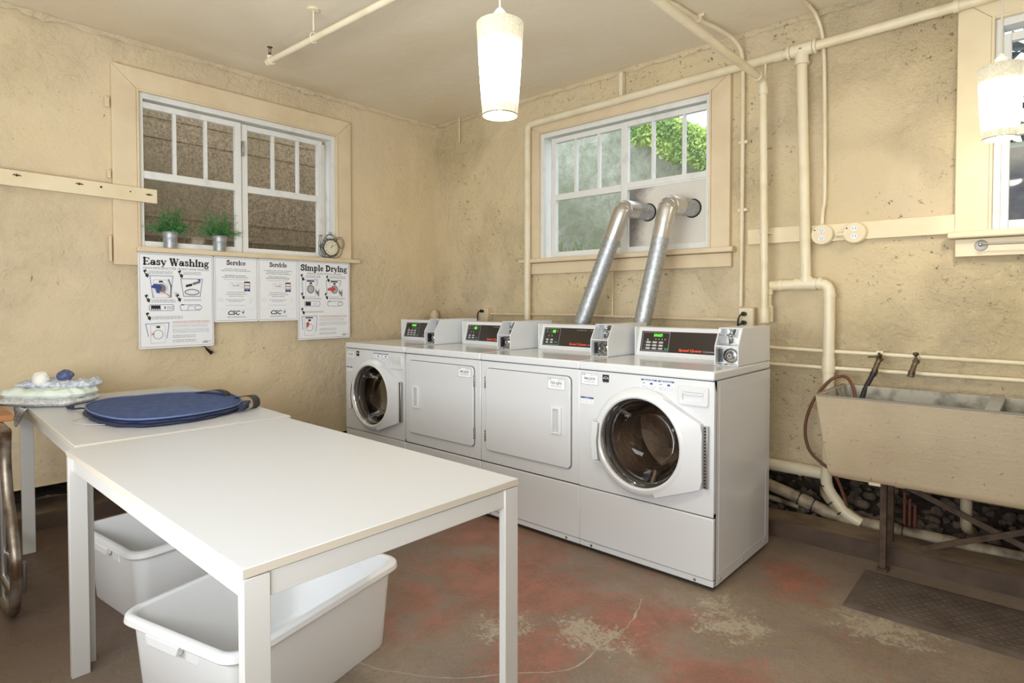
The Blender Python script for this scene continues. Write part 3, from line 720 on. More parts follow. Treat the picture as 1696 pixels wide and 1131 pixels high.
pendant((-.155, 2.98), 1.842, 2.118, .056, .075, 'lit white glass pendant lamp hanging beside the right window', 9)

# ------------------------------------------------------------------ pipes
def collar(mb, c, d, r, ln, seg=18, mi=0):
    c = Vector(c); d = Vector(d).normalized(); mb.tube([c-d*ln/2, c+d*ln/2], r, seg, mi)
yp = 3.445
def fits(parent, name, m, items):
    for c, d, r, ln in items:
        mb = MB(); collar(mb, c, d, r, ln); mb.build(name, m, parent)
# big overhead pipe with the drop at its left end
t = thing('overhead_pipe', 'cream pipe running along the top of the back wall over the window', 'pipe', (0, 0, 0))
mb = MB(); mb.tube(fillet([(-2.945, yp, 1.08), (-2.945, yp, 2.545), (-1.011, yp, 2.566), (.9, yp, 2.60)], .05), .0245, 18)
mb.build('pipe_run', M_PIPE, t)
mb = MB(); collar(mb, (-1.011, yp, 2.566), (1,0,0), .034, .11); collar(mb, (-1.075, yp, 2.565), (1,0,0), .038, .014); collar(mb, (-.945, yp, 2.567), (1,0,0), .038, .014)
collar(mb, (-1.011, yp, 2.53), (0,0,1), .034, .07); collar(mb, (-1.011, yp, 2.492), (0,0,1), .038, .014); mb.build('tee_fitting', M_PIPE, t)
fits(t, 'pipe_coupling', M_PIPE, [((-1.13, yp, 2.564), (1,0,0), .0285, .05), ((-.345, yp, 2.578), (1,0,0), .030, .02)])
mb = MB(); collar(mb, (-2.147, yp, 2.554), (1,0,0), .0265, .022); mb.box(-2.16, -2.134, yp+.02, W, 2.55, 2.74); mb.build('pipe_strap', M_PIPE, t)
mb = MB(); collar(mb, (-1.20, yp, 2.563), (1,0,0), .0265, .018); mb.box(-1.205, -1.195, yp-.004, yp+.004, 2.45, 2.54); mb.build('pipe_strap', M_PIPE, t)
mb = MB(); collar(mb, (-2.945, yp, 1.50), (0,0,1), .0275, .014); mb.build('pipe_strap', M_PIPE, t)
mb = MB(); mb.tube([(-1.011, yp, 2.50), (-.978, yp, 1.335)], .0265, 18); mb.build('drop_pipe', M_PIPE, t)
# low horizontal tee and stack beside the sink
mb = MB(); mb.tube([(-1.178, yp, 1.115), (-1.178, yp, 1.275)], .024, 18); mb.tube(fillet([(-1.178, yp, 1.26), (-1.178, yp, 1.305), (-.862, yp, 1.312), (-.862, yp, .40), (-.868, yp, .24), (-.77, yp, .115), (-.70, yp, .085)], .055), .0285, 18)
mb.build('stack_pipe', M_PIPE2 if False else M_PIPE, t)
fits(t, 'pipe_coupling', M_PIPE, [(c, d, .0325, ln) for c, d, ln in (((-1.178, yp, 1.15), (0,0,1), .09), ((-1.178, yp, 1.27), (0,0,1), .03), ((-1.105, yp, 1.307), (1,0,0), .02), ((-.978, yp, 1.31), (1,0,0), .11), ((-.905, yp, 1.311), (1,0,0), .02), ((-.862, yp, 1.25), (0,0,1), .02), ((-.862, yp, .88), (0,0,1), .07), ((-.978, yp, 1.335), (0,0,1), .03))])
# ceiling pipe crossing to the wall with its drop
t = thing('heating_pipe', 'cream pipe crossing under the ceiling and dropping right of the back window', 'pipe', (0, 0, 0))
mb = MB(); ya = 3.38
mb.tube(fillet([(-1.215, YF+.02, 2.43), (-1.19, ya, 2.43), (-1.178, ya+.02, 1.12)], .045), .0205, 18); mb.build('pipe_run', M_PIPE, t)
fits(t, 'pipe_coupling', M_PIPE, [((-1.191, ya-.07, 2.43), (0,1,0), .0245, .035), ((-1.189, ya, 2.37), (0,0,1), .0245, .035), ((-1.182, ya+.01, 1.60), (0,0,1), .0225, .02), ((-1.178, ya+.02, 1.14), (0,0,1), .0265, .08)])
mb = MB(); mb.box(-1.196, -1.168, ya+.03, W+.006, 1.594, 1.606); mb.build('wall_bracket', M_PIPE, t)
# conduit from the ceiling, down right of the window
t = thing('electrical_conduit', 'thin cream conduit bending from the ceiling down to the outlet behind the machines', 'conduit', (0, 0, 0))
mb = MB(); mb.tube(smoothpath([(-1.55, YF+.02, 2.755), (-1.50, 2.2, 2.755), (-1.46, 2.95, 2.752), (-1.44, 3.13, 2.745), (-1.40, 3.28, 2.735), (-1.36, 3.40, 2.70), (-1.338, 3.462, 2.62), (-1.336, 3.472, 2.4), (-1.336, 3.475, 1.8), (-1.338, 3.475, 1.19)], 8), .0115, 12); mb.build('conduit_run', M_PIPE, t)
mb = MB(); collar(mb, (-1.442, 3.12, 2.748), (.1, 1, 0), .017, .02); mb.box(-1.47, -1.41, 3.11, 3.13, 2.758, CZ); mb.build('conduit_strap', M_PIPE, t)
for z in (2.13, 1.74): mb = MB(); mb.box(-1.36, -1.31, 3.475, W+.006, z, z+.016); mb.build('conduit_strap', M_PIPE, t)
def outlet_box(x, z, label, plug):
    t = thing('outlet_box', label, 'outlet', (x, W, z))
    mb = MB(); mb.box(-.045, .045, -.045, .01, -.065, .058); mb.build('box', M_TRIM, t, bevel=.006)
    mb = MB(); mb.box(-.04, .04, -.049, -.045, -.06, .052); mb.build('cover_plate', M_PIPE, t, bevel=.002)
    mb = MB()
    for dz in plug: mb.tube([(-.005, -.048, dz), (-.006, -.075, dz+.002)], .013, 10); mb.tube(smoothpath([(-.006, -.072, dz), (-.02, -.088, dz-.01), (-.03, -.086, dz-.06), (-.034, -.07, dz-.17)], 6), .005, 8)
    mb.build('plug', M_BLACK, t)
outlet_box(-1.30, 1.125, 'cream outlet box with black plugs behind the rightmost washer', (.02, -.03))
outlet_box(-3.42, 1.105, 'cream outlet box with one black plug behind the leftmost washer', (.035,))
# conduit to the twin outlets
t = thing('outlet_conduit', 'thin cream conduit running down to the pair of round outlets', 'conduit', (0, 0, 0))
mb = MB(); mb.tube(smoothpath([(-.985, YF+.02, 2.758), (-.965, 3.1, 2.758), (-.955, 3.36, 2.752), (-.935, 3.455, 2.70), (-.915, 3.478, 2.58), (-.906, 3.482, 2.3), (-.900, 3.482, 1.80), (-.908, 3.482, 1.70), (-.912, 3.482, 1.62)], 8), .0095, 12); mb.build('conduit_run', M_PIPE, t)
mb = MB(); mb.tube([(-.84, 3.468, 1.566), (-.80, 3.468, 1.566)], .012, 12); mb.build('link_pipe', M_PIPE, t)
def round_outlet(x, z, label, grounded):
    t = thing('round_outlet', label, 'outlet', (x, W, z), 0, 'round outlets on the back wall')
    mb = MB(); mb.lathe([(.0, -.046), (.052, -.046), (.055, -.040), (.055, .005)], axis=1, seg=32); mb.build('round_box', M_PIPE, t)
    mb = MB(); mb.lathe([(.0, -.0485), (.050, -.0485), (.052, -.045)], axis=1, seg=32); mb.build('cover_plate', M_TRIMR, t)
    k = Ink((0, -.0495, 0), (1, 0, 0), (0, 0, 1), (0, -1, 0))
    for dz in (.020, -.020): mb = MB(); mb.prism(rrect(.0165, .0135, .012, 4, 0, dz), 1, -.0515, -.0485); mb.build('receptacle', M_PLAS, t, smooth=0)
    k = Ink((0, -.0518, 0), (1, 0, 0), (0, 0, 1), (0, -1, 0))
    for dz in (.020, -.020):
        k = Ink((0, -.0518, 0), (1, 0, 0), (0, 0, 1), (0, -1, 0))
        k.rect(-.0075, -.005, dz-.002, dz+.006, K); k.rect(.005, .0075, dz-.002, dz+.006, K)
        if grounded: k.disc(0, dz-.008, .0024, .0024, K)
        k.done('socket_slots', t)
    k = Ink((0, -.0490, 0), (1, 0, 0), (0, 0, 1), (0, -1, 0)); k.disc(-.034, .024, .004, .004, K); k.done('knockout_hole', t)
round_outlet(-.905, 1.572, 'left round outlet with grounded sockets at the foot of the conduit', True)
round_outlet(-.752, 1.570, 'right round outlet with two slot sockets on the wooden batten', False)
# thin lines on the wall behind the machines
mb = MB(); mb.tube([(-3.37, 3.485, 1.118), (-2.55, 3.485, 1.122), (-2.36, 3.488, 1.122)], .009, 10)
tag(mb.build('wall_conduit', M_TRIM), 'thin painted conduit on the wall left of the ducts, above the machines', 'conduit')
mb = MB(); mb.tube([(-2.36, 3.486, 1.118), (-1.36, 3.486, 1.108)], .010, 10); mb.tube([(-2.22, 3.49, 1.12), (-2.22, 3.49, 1.42)], .007, 8)
tag(mb.build('wall_conduit', M_TRIM), 'thin painted conduit on the wall between the ducts and the outlet box', 'conduit')
mb = MB(); mb.cyl((-4.0, 3.43, .93), (-4.0, 3.43, 1.06), .028, 20); mb.lathe([(.040, 0), (.040, .055), (.034, .062), (.034, .075), (.024, .08), (.022, .09), (0, .094)], (-4.0, 3.43, 1.05), seg=24); mb.lathe([(.026,0),(.040,0)],(-4.0,3.43,1.05),seg=24)
tag(mb.build('capped_pipe', M_TRIM), 'capped cream pipe end in the room corner behind the leftmost washer', 'pipe')
mb = MB(); mb.tube([(-3.737, 3.485, 2.56), (-3.737, 3.485, CZ)], .008, 8); struct(mb.build('trim_6', M_TRIM))
mb = MB(); mb.box(-2.975, -2.925, 0, 0, 0, 0) if False else None
mb = MB(); mb.box(-3.03, -2.985, W-.002, W+.001, 1.115, 1.16)
# sink supply pipes
for z0, z1, nm in ((.962, .950, 'upper'), (.868, .868, 'lower')):
    mb = MB(); mb.tube([(-1.30, 3.455, z0), (.9, 3.455, z1-(.02 if nm == 'upper' else 0))], .0105, 12)
    if nm == 'upper': collar(mb, (-.63, 3.455, .957), (1,0,0), .014, .03); collar(mb, (-.475, 3.455, .955), (1,0,0), .014, .03)
    for x in (-1.0, -.3, .4): mb.box(x-.008, x+.008, 3.455, W+.004, z0-.012, z0-.004)
    tag(mb.build('water_pipe', M_PIPE), 'thin cream water pipe above the sink, %s of the two' % nm, 'pipe', 'water pipes above the sink')
# ceiling sprinkler pipe
t = thing('sprinkler_pipe', 'cream sprinkler pipe hung below the ceiling at the left', 'pipe', (0, 0, 0))
mb = MB(); mb.tube([(-3.39, 1.667, 2.615), (.2, 1.79, 2.615)], .0165, 16); mb.build('pipe_run', M_PIPE, t)
mb = MB(); collar(mb, (-3.395, 1.667, 2.612), (1, 0, 0), .022, .04); mb.cyl((-3.395, 1.667, 2.61), (-3.395, 1.667, 2.645), .016, 14); mb.build('elbow', M_PIPE, t)
mb = MB(); mb.cyl((-3.395, 1.667, 2.64), (-3.395, 1.667, 2.665), .008, 10)
mb.tube([(-3.407, 1.667, 2.66), (-3.409, 1.667, 2.68), (-3.395, 1.667, 2.692)], .002, 6); mb.tube([(-3.383, 1.667, 2.66), (-3.381, 1.667, 2.68), (-3.395, 1.667, 2.692)], .002, 6)
mb.lathe([(0, .0), (.015, -.004), (.016, -.001), (.0, .003)], (-3.395, 1.667, 2.697), seg=16); mb.build('sprinkler_head', M_BRASS, t)
mb = MB(); mb.tube([(-2.935, 1.683, 2.655), (-2.935, 1.683, CZ-.005)], .005, 8); mb.tube(arc3 := [(-2.935, 1.683+.02*cos(a), 2.62+.028*sin(a)) for a in [k*2*pi/16 for k in range(17)]], .0035, 6)
mb.lathe([(0, -.014), (.03, -.010), (.032, 0)], (-2.935, 1.683, CZ), seg=20); mb.build('pipe_hanger', M_PIPE, t)

# low drain pipes behind the curb
yl = 3.47
mb = MB(); mb.tube([(-1.9, yl, .300), (-.89, yl, .300)], .033, 18); collar(mb, (-1.0, yl, .300), (1,0,0), .037, .012)
tag(mb.build('waste_pipe', M_PIPE), 'horizontal cream waste pipe at the foot of the wall beside the washer', 'pipe')
t = thing('drain_pipe', 'dirty cream drain pipe sloping along behind the curb under the sink', 'pipe', (0, 0, 0))
yd = 3.455
mb = MB(); mb.tube(smoothpath([(-1.75, yd, .32), (-1.152, yd, .185), (-.98, yd, .138), (-.831, yd, .095), (-.664, yd, .083), (-.364, yd, .083), (-.10, yd, .078), (.9, yd, .07)], 5), .0325, 18); mb.build('pipe_run', M_PIPE2, t)
mb = MB(); mb.tube(smoothpath([(-.868, yd, .27), (-.862, yd, .20), (-.80, yd, .135), (-.70, yd, .085)], 6), .031, 16); mb.build('branch_pipe', M_PIPE2, t)
M_BAND = mat('black_coupling_band', (44, 40, 36), .5)
fits(t, 'pipe_coupling', M_PIPE2, [(c, d, .0365, .05) for c, d in (((-.965, yd, .133), (1,0,-.3)), ((-.56, yd, .083), (1,0,0)))])
fits(t, 'coupling_band', M_BAND, [(c, d, .0378, .006) for c, d in (((-1.0, yd, .143), (1,0,-.28)), ((-.93, yd, .122), (1,0,-.3)), ((-.60, yd, .083), (1,0,0)), ((-.52, yd, .083), (1,0,0)), ((-.866, yd, .245), (0,0,1)), ((-.835, yd, .165), (1,0,-1)), ((-.79, yd, .125), (1,0,-1)))])
mb = MB(); mb.tube([(-1.6, 3.47, .10), (-1.15, 3.46, .115), (-1.0, 3.45, .10)], .016, 12)
tag(mb.build('waste_pipe', M_PIPE2), 'thin dirty pipe lying low behind the curb beside the washer', 'pipe')

# ------------------------------------------------------------------ ducts
def duct(hole, base, label, stub):
    t = thing('vent_duct', label, 'duct', (base[0], base[1], base[2]), 0, 'dryer vent ducts'); r = .0515
    B = Vector(base); H = Vector(hole); E = Vector((H.x-.03, H.y-stub, H.z))     # E: elbow centre
    loc = lambda p: tuple(Vector(p)-B)
    up = (E-B).normalized(); s1 = E-up*.11
    mb = MB(); mb.tube([loc(B), loc(s1-up*.06)], r, 28); mb.build('riser', M_GALV, t)
    mb = MB(); mb.tube([loc(s1-up*.09), loc(s1-up*.045), loc(s1-up*.0)], [r+.0012, r+.0025, r+.0005], 28); mb.build('foil_tape', M_GALVD, t)
    hd = (H-E).normalized(); s2 = E+hd*.09
    mb = MB(); mb.tube([loc(q) for q in fillet([E-up*.115, E, E+hd*.095], .095, 4)], r+.003, 28)
    mb.build('elbow', M_GALVD, t, smooth=20)
    for a_ in (.25, .5, .75):
        F_ = fillet([E-up*.115, E, E+hd*.095], .095, 8); q0 = F_[1+int(a_*8)]; q1 = F_[2+int(a_*8)]; dd_ = (q1-q0).normalized(); mb = MB(); mb.tube([loc(q0-dd_*.0022), loc(q0+dd_*.0022)], r+.0052, 28); mb.build('elbow_seam', M_GALVD, t)
    mb = MB(); mb.tube([loc(s2-hd*.006), loc(s2+hd*.03)], r+.0035, 28); mb.build('elbow_collar', M_GALVD, t)
    mb = MB(); mb.tube([loc(s2), loc(H)], r, 28); mb.build('stub', M_GALV, t)
duct((-1.963, W+.012, 1.800), (-2.31, 3.17, .935), 'left galvanized dryer duct leaning up into the window board', .26)
duct((-1.657, W+.012, 1.795), (-1.845, 3.17, .935), 'right galvanized dryer duct leaning up into the window board', .26)

# ------------------------------------------------------------------ machines
MW = .683; BY = 2.392
def sticker(parent, u, v, w_, h_, code, y=-.0015):
    k = Ink((u, y, v), (1, 0, 0), (0, 0, 1), (0, -1, 0)); rg = random.Random(len(code)+int(u*100))
    k.rect(0, w_, -h_, 0, WH, 1); k.frame(.002, w_-.002, -h_+.002, -.002, .0016, K, 2)
    k.text('CSC', .008, -.0125, .007, K, bold=.02, shear=.2); k.text('SERVICE', w_-.008, -.0125, .0055, G, wfit=.04, align='r')
    k.text(code, w_/2, -.033, .0135, K, wfit=w_*.66, bold=.015, align='c')
    for i in range(2): k.greek(w_*.2, w_*.8, -.041-.005*i, .003, G, rg)
    k.done('machine_number_label', parent)
def coin_box(t):
    x0, x1 = .572, .682
    prof = [(.246, .927), (.655, .927), (.655, 1.097), (.315, 1.097), (.272, 1.018), (.246, 1.000)]
    prof = [(.250, .927), (.652, .927), (.652, 1.097), (.300, 1.097), (.250, 1.016)]
    mb = MB(); mb.prism(prof, 0, x0, x0+.005); mb.prism(prof, 0, x1-.005, x1)
    mb.box(x0+.005, x1-.005, .302, .652, 1.092, 1.097); mb.box(x0+.005, x1-.005, .647, .652, .927, 1.092); mb.box(x0+.005, x1-.005, .252, .647, .927, .931)
    mb.box(x0+.005, x1-.005, .252, .355, 1.012, 1.017)
    cb = mb.build('coin_box', M_APPL2, t, bevel=.0015)
    mb = MB(); mb.box(x0+.005, x1-.005, .30, .305, .931, 1.012); mb.build('lock_plate', M_STEEL, cb, smooth=0)
    mb = MB(); mb.box(x0+.005, x1-.005, .355, .36, 1.017, 1.092); mb.build('slide_plate', M_STEEL, cb, smooth=0)
    mb = MB(); c = (.630, .30, .970)
    mb.lathe([(.034, -.001), (.034, -.008), (.030, -.010), (.027, -.003), (.020, -.003), (.018, -.018), (.012, -.024), (0, -.024)], c, 1, 28)
    mb.build('coin_lock', M_CHROME, cb)
    mb = MB(); mb.lathe([(0, -.0255), (.004, -.0255), (.004, -.02)], c, 1, 12); mb.box(.584, .590, .27, .30, .94, 1.0); mb.build('key_hole', M_BLACK, cb)
    mb = MB(); mb.tube(smoothpath([(.606, .35, 1.018), (.608, .335, 1.045), (.602, .34, 1.062), (.618, .335, 1.072), (.628, .35, 1.085)], 5), .0045, 8); mb.tube([(.590, .352, 1.06), (.604, .338, 1.056), (.622, .345, 1.064)], .0035, 8); mb.box(.600, .616, .325, .355, 1.017, 1.022)
    mb.prism([(.612, 1.050), (.640, 1.050), (.644, 1.088), (.590, 1.088), (.594, 1.066)], 1, .350, .3545)
    mb.build('coin_slide', M_CHROME, cb)
    for q in ((.608, .612, .326, .33, 1.022, 1.045), (.593, .606, .2515, .2518, .9315, .935), (.618, .632, .2515, .2518, .9315, .935)): mb = MB(); mb.box(*q); mb.build('slot', M_BLACK, cb, smooth=0)
def console(t, kind):
    prof = [(.470, .926), (.650, .926), (.650, 1.072), (.625, 1.079), (.517, 1.079), (.509, 1.072), (.473, .940)]
    mb = MB(); mb.prism(prof, 0, .036, .571); cs = mb.build('console', M_APPL, t, bevel=.003)
    mb = MB(); mb.box(.030, .036, .470, .655, .926, 1.080); mb.box(.036, .571, .466, .470, .926, .934); mb.build('end_cap', M_PLAS, cs, bevel=.002)
    a = Vector((0, .4757, .950)); b = Vector((0, .5051, 1.0575)); V = (b-a).normalized(); N = Vector((0, -V.z, V.y)); h = (b-a).length
    mb = MB(); O = Vector((.058, a.y, a.z)); q = [O+N*.0012+Vector((u, 0, 0))+V*v for u, v in ((0,0),(.51,0),(.51,h),(0,h))]; q2 = [p-N*.003 for p in q]
    mb.add(q+q2, [(0,1,2,3),(7,6,5,4),(0,4,5,1),(1,5,6,2),(2,6,7,3),(3,7,4,0)]); mb.build('control_panel', M_PANEL, cs, smooth=0)
    k = Ink(O+N*.0013, (1,0,0), V, N)
    if kind == 'washer':
        k.frame(.008, .165, .006, h-.006, .0016, LG, 1)
        k.rect(.070, .128, h-.032, h-.012, LBG, 1); k.text('START', .074, h-.028, .0125, LED, wfit=.050, bold=.03, lay=2)
        for i in range(3):
            for j in range(3):
                k.rect(.034+i*.037, .058+i*.037, .046-j*.0165, .056-j*.0165, BTN, 1)
                k.rect(.024+i*.037, .032+i*.037, .050-j*.0165, .0515-j*.0165, LG, 1)
        k.rect(.034+3*.037-.003, .034+3*.037+.018, .012, .022, BTNG, 1)
        for i in range(4): k.rect(.085+i*.018, .090+i*.018, h-.046, h-.040, LG, 1)
        k.poly([(.034,h-.050),(.046,h-.050),(.040,h-.040)], LG, 1)
    else:
        k.frame(.006, .125, .005, h-.005, .0016, LG, 1)
        k.rect(.042, .096, h-.036, h-.010, LBG, 1); k.text('45', .090, h-.031, .017, LED, bold=.03, align='r', lay=2)
        for i in range(2):
            for j in range(2): k.disc(.034+i*.034, .036-j*.016, .0115, .0055, BTN, 1)
            k.rect(.040+i*.024, .044+i*.024, h-.056, h-.046, LG, 1)
        k.rect(.092, .112, .016, .026, BTNG, 1); k.rect(.022, .028, h-.030, h-.024, LG, 1); k.rect(.022, .028, h-.016, h-.010, LG, 1); k.rect(.104, .108, h-.026, h-.016, LG, 1)
        k.text('COMMERCIAL', .245, h-.014, .0045, LG, wfit=.075); k.text('DRYER', .345, h-.014, .0045, LG, wfit=.04)
    k.text('Speed Queen', .225 if kind == 'washer' else .205, .010, .0130, LOGO, wfit=.125, bold=.03, shear=.12)
    k.text('Commercial', .358 if kind == 'washer' else .338, .010, .010, LG, wfit=.082, shear=.1)
    k.done('panel_print', cs)
def cabinet(t):
    mb = MB(); mb.box(0, MW, .022, .655, .02, .884); mb.build('cabinet', M_APPL, t, bevel=.004)
    mb = MB(); mb.box(.0004, MW-.0004, -.006, .657, .8865, .926); mb.build('lid', M_APPL, t, bevel=.008, bseg=3)
    mb = MB(); mb.box(.003, MW-.003, .006, .03, .012, .884); mb.build('seam_backing', M_DARK, t, smooth=0)
    mb = MB(); mb.box(.001, MW-.001, -.001, .022, .048, .3105); mb.build('base_panel', M_APPL2, t, bevel=.005)
    mb = MB(); mb.box(.002, MW-.002, .004, .022, .020, .046)
    mb.build('toe_rail', M_APPL2, t, bevel=.002)
    for x in (.07, .60): mb = MB(); mb.lathe([(0, -.003), (.006, -.003), (.006, .0)], (x, .004, .032), 1, 10); mb.build('screw', M_STEEL, t)
    for x in (.05, MW-.05):
        for y in (.06, .60):
            mb = MB(); mb.cyl((x, y, 0), (x, y, .021), .02, 14); mb.build('foot', M_BLACK, t)
def washer(x, label, code):
    t = thing('washing_machine', label, 'washer', (x, BY, 0), 0, 'front loading coin washers'); cabinet_w(t)
    # front plate with a round hole
    cx, cz, hr = .3415, .583, .215; n = 64; mb = MB(); V = []
    u0, u1, v0, v1 = .001, MW-.001, .3165, .8835
    for kk in range(n):
        a = 2*pi*(kk+.5)/n; c_, s_ = cos(a), sin(a)
        k1 = (u1-cx)/c_ if c_ > 0 else (u0-cx)/c_; k2 = (v1-cz)/s_ if s_ > 0 else (v0-cz)/s_; q = min(k1, k2)
        V.append((cx+c_*q, -.001, cz+s_*q))
    R = [(cx+hr*cos(2*pi*(kk+.5)/n), -.001, cz+hr*sin(2*pi*(kk+.5)/n)) for kk in range(n)]
    R2_ = [(a, .03, b) for a, _, b in R]; Vb = [(a, .021, b) for a, _, b in V]
    mb.add(V+R+R2_+Vb, [(kk, n+kk, n+(kk+1) % n, (kk+1) % n)[::-1] for kk in range(n)]+[(n+kk, 2*n+kk, 2*n+(kk+1) % n, n+(kk+1) % n)[::-1] for kk in range(n)]+[(kk, (kk+1) % n, 3*n+(kk+1) % n, 3*n+kk)[::-1] for kk in range(n)])
    for cu, cv in ((u0, v0), (u1, v0), (u1, v1), (u0, v1)):   # corner triangles left by the fan
        near = sorted(range(n), key=lambda i: (V[i][0]-cu)**2+(V[i][2]-cv)**2)[:2]
        mb.add([(cu, -.001, cv), V[near[0]], V[near[1]]], [(0,1,2)])
    mb.build('front_panel', M_APPL2, t)
    mb = MB(); c = (cx+.008, 0, cz)
    mb.lathe([(.212, .02), (.235, .06), (.24, .40)], c, 1, 48); mb.lathe([(.24, .40), (.15, .42), (0, .40)], c, 1, 48)
    for kk in range(3):
        a = 2*pi*kk/3+.5; p = Vector((c[0]+.235*cos(a), 0, c[2]+.235*sin(a))); q = Vector((c[0]+.17*cos(a), 0, c[2]+.17*sin(a)))
        mb.tube([(p.x, .08, p.z), (q.x, .12, q.z), (q.x, .34, q.z), (p.x, .38, p.z)], .02, 10)
    mb.build('drum', M_DRUM, t)
    mb = MB(); mb.lathe([(.214, .012), (.200, .004), (.192, .018), (.196, .05), (.214, .06)], c, 1, 48); mb.build('door_gasket', M_GREY, t)
    # door: ring plus hinge wedge
    mb = MB(); mb.lathe([(.246, -.004), (.244, -.020), (.232, -.036), (.222, -.044), (.207, -.047), (.200, -.042), (.196, -.012), (.198, -.004)], (cx+.006, 0, cz), 1, 72)
    dcx = cx+.006
    def tang(sgn, hx, hz):
        # tangent point on the ring for the wedge edge
        dx, dz = hx-dcx, hz-cz; d = hypot(dx, dz); b = math.acos(.243/d); a0 = atan2(dz, dx); return a0+sgn*b
    a1 = tang(1, .640, .700); a2 = tang(-1, .640, .432); m_ = 18; O_, I_ = [], []
    outer = [(dcx+.243*cos(a1+(a2-a1)*0), cz+.243*sin(a1))]
    arcp = [(dcx+.243*cos(a1+(a2-a1)*i/m_), cz+.243*sin(a1+(a2-a1)*i/m_)) for i in range(m_+1)]
    inn = [(dcx+.222*cos(a1+(a2-a1)*i/m_), cz+.222*sin(a1+(a2-a1)*i/m_)) for i in range(m_+1)]
    far = []
    for i in range(m_+1):
        s_ = i/m_
        # points along the outline hinge-ward: upper edge, hinge edge, lower edge
        if s_ < .35: q = s_/.35; p = (arcp[0][0]+(.640-arcp[0][0])*q, arcp[0][1]+(.700-arcp[0][1])*q)
        elif s_ <= .65: q = (s_-.35)/.30; p = (.640, .700+(.432-.700)*q)
        else: q = (s_-.65)/.35; p = (.640+(arcp[-1][0]-.640)*q, .432+(arcp[-1][1]-.432)*q)
        far.append(p)
    def yf(p): d = hypot(p[0]-dcx, p[1]-cz); return -.044+.020*max(0, min(1, (d-.222)/.10))
    A = [(p[0], -.0437, p[1]) for p in inn]; B = [(p[0], yf(p), p[1]) for p in far]; C_ = [(p[0]+(.003 if p[0] > .6 else 0), -.002, p[1]) for p in far]
    k_ = m_+1
    mb.add(A+B+C_, [(i, i+1, k_+i+1, k_+i) for i in range(m_)]+[(k_+i, k_+i+1, 2*k_+i+1, 2*k_+i) for i in range(m_)])
    dr = mb.build('door', M_APPL, t, smooth=28)
    mb = MB(); mb.lathe([(.197, -.030), (.190, -.012), (.184, -.008), (.176, .004), (.168, .030), (.158, .060), (.146, .078), (.125, .084), (.118, .080), (.10, .088), (.05, .098), (0, .100)], (dcx, 0, cz), 1, 64); mb.build('door_glass', M_DGLASS, dr)
    mb = MB(); mb.lathe([(.1995, -.036), (.1955, -.031), (.1945, -.026), (.1985, -.022)], (dcx, 0, cz), 1, 56); mb.build('glass_trim_ring', M_CHROME, dr)
    mb = MB(); mb.box(.643, .662, -.022, -.001, .436, .697); hg = mb.build('hinge', M_STEEL, dr, bevel=.002)
    mb = MB()
    for i in range(19): mb.box(.6475, .656, -.0228, -.0218, .441+i*.0137, .448+i*.0137)
    mb.build('hinge_perforation', M_DARK, hg.parent, smooth=0)
    mb = MB(); mb.prism([(.106, .466), (.144, .474), (.144, .650), (.106, .655), (.096, .56)], 1, -.0480, -.030)
    mb.box(.108, .146, -.050, -.030, .655, .659); mb.box(.110, .146, -.050, -.030, .464, .468); mb.build('door_handle', M_APPL, dr, bevel=.003)
    mb = MB(); mb.tube([(.143, -.046, .475), (.136, -.050, .56), (.143, -.046, .648)], .0045, 8); mb.build('handle_grip_edge', M_STEEL, dr)
    # detergent drawer
    q = lambda hx, hz, r, y, cz_=.818: [(x, y, z) for x, z in rrect(hx, hz, r, 4, .5905, cz_)][::-1]
    mb = MB(); mb.loops([q(.069, .043, .012, .0), q(.069, .043, .012, -.008), q(.066, .040, .010, -.0105), q(.050, .021, .006, -.0105, .812), q(.047, .018, .005, -.0085, .812), q(.044, .013, .004, .010, .806)], 0, True, False)
    dd = mb.build('detergent_drawer', M_APPL2, t, smooth=30)
    mb = MB(); mb.add([(.545, .008, .791), (.636, .008, .791), (.636, .0095, .822), (.545, .0095, .822)], [(0,1,2,3)]); mb.prism([(.543, .829), (.638, .829), (.634, .822), (.547, .822)], 1, -.0095, .009); mb.build('pull_pocket', M_APPL, dd, smooth=0)
    sticker(t, .011, .872, .100, .058, code)
    k = Ink((0, -.0015, 0), (1,0,0), (0,0,1), (0,-1,0)); rg = random.Random(4)
    k.rect(.134, .170, .838, .871, K, 1); k.line(arc(.152, .852, .013, .010, 10, 170), .0025, WH, 2); k.line([(.139,.851),(.146,.857),(.152,.850),(.160,.856),(.166,.851)], .002, WH, 2); k.rect(.136, .168, .834, .838, G, 1)
    k.done('efficiency_label', t); k = Ink((0, -.0015, 0), (1,0,0), (0,0,1), (0,-1,0))
    k.rect(.008, .084, .747, .755, BLU, 2); k.rect(.008, .084, .722, .747, WH, 1); k.text('NOTICE', .046, .7485, .0048, WH, align='c', lay=3)
    for i in range(3): k.greek(.012, .080, .740-.007*i, .0035, LG, rg, lay=2)
    k.done('notice_label', t)
    for a, b in ((.341, .419), (.425, .502)):
        k = Ink((0, -.0015, 0), (1,0,0), (0,0,1), (0,-1,0))
        k.rect(a, b, .822, .868, WH, 1); k.rect(a, b, .862, .869, BLU, 2); k.greek(a+.012, b-.012, .8635, .004, WH, rg, lay=3)
        k.rect(a+.006, a+.020, .850, .853, K, 2); k.rect(a+.044, a+.058, .846, .855, NV, 2)
        for i in range(3): k.greek(a+.005, b-.005, .838-.006*i, .0032, G, rg, lay=2)
        k.done('instruction_label', t)
    console(t, 'washer'); coin_box(t); return t
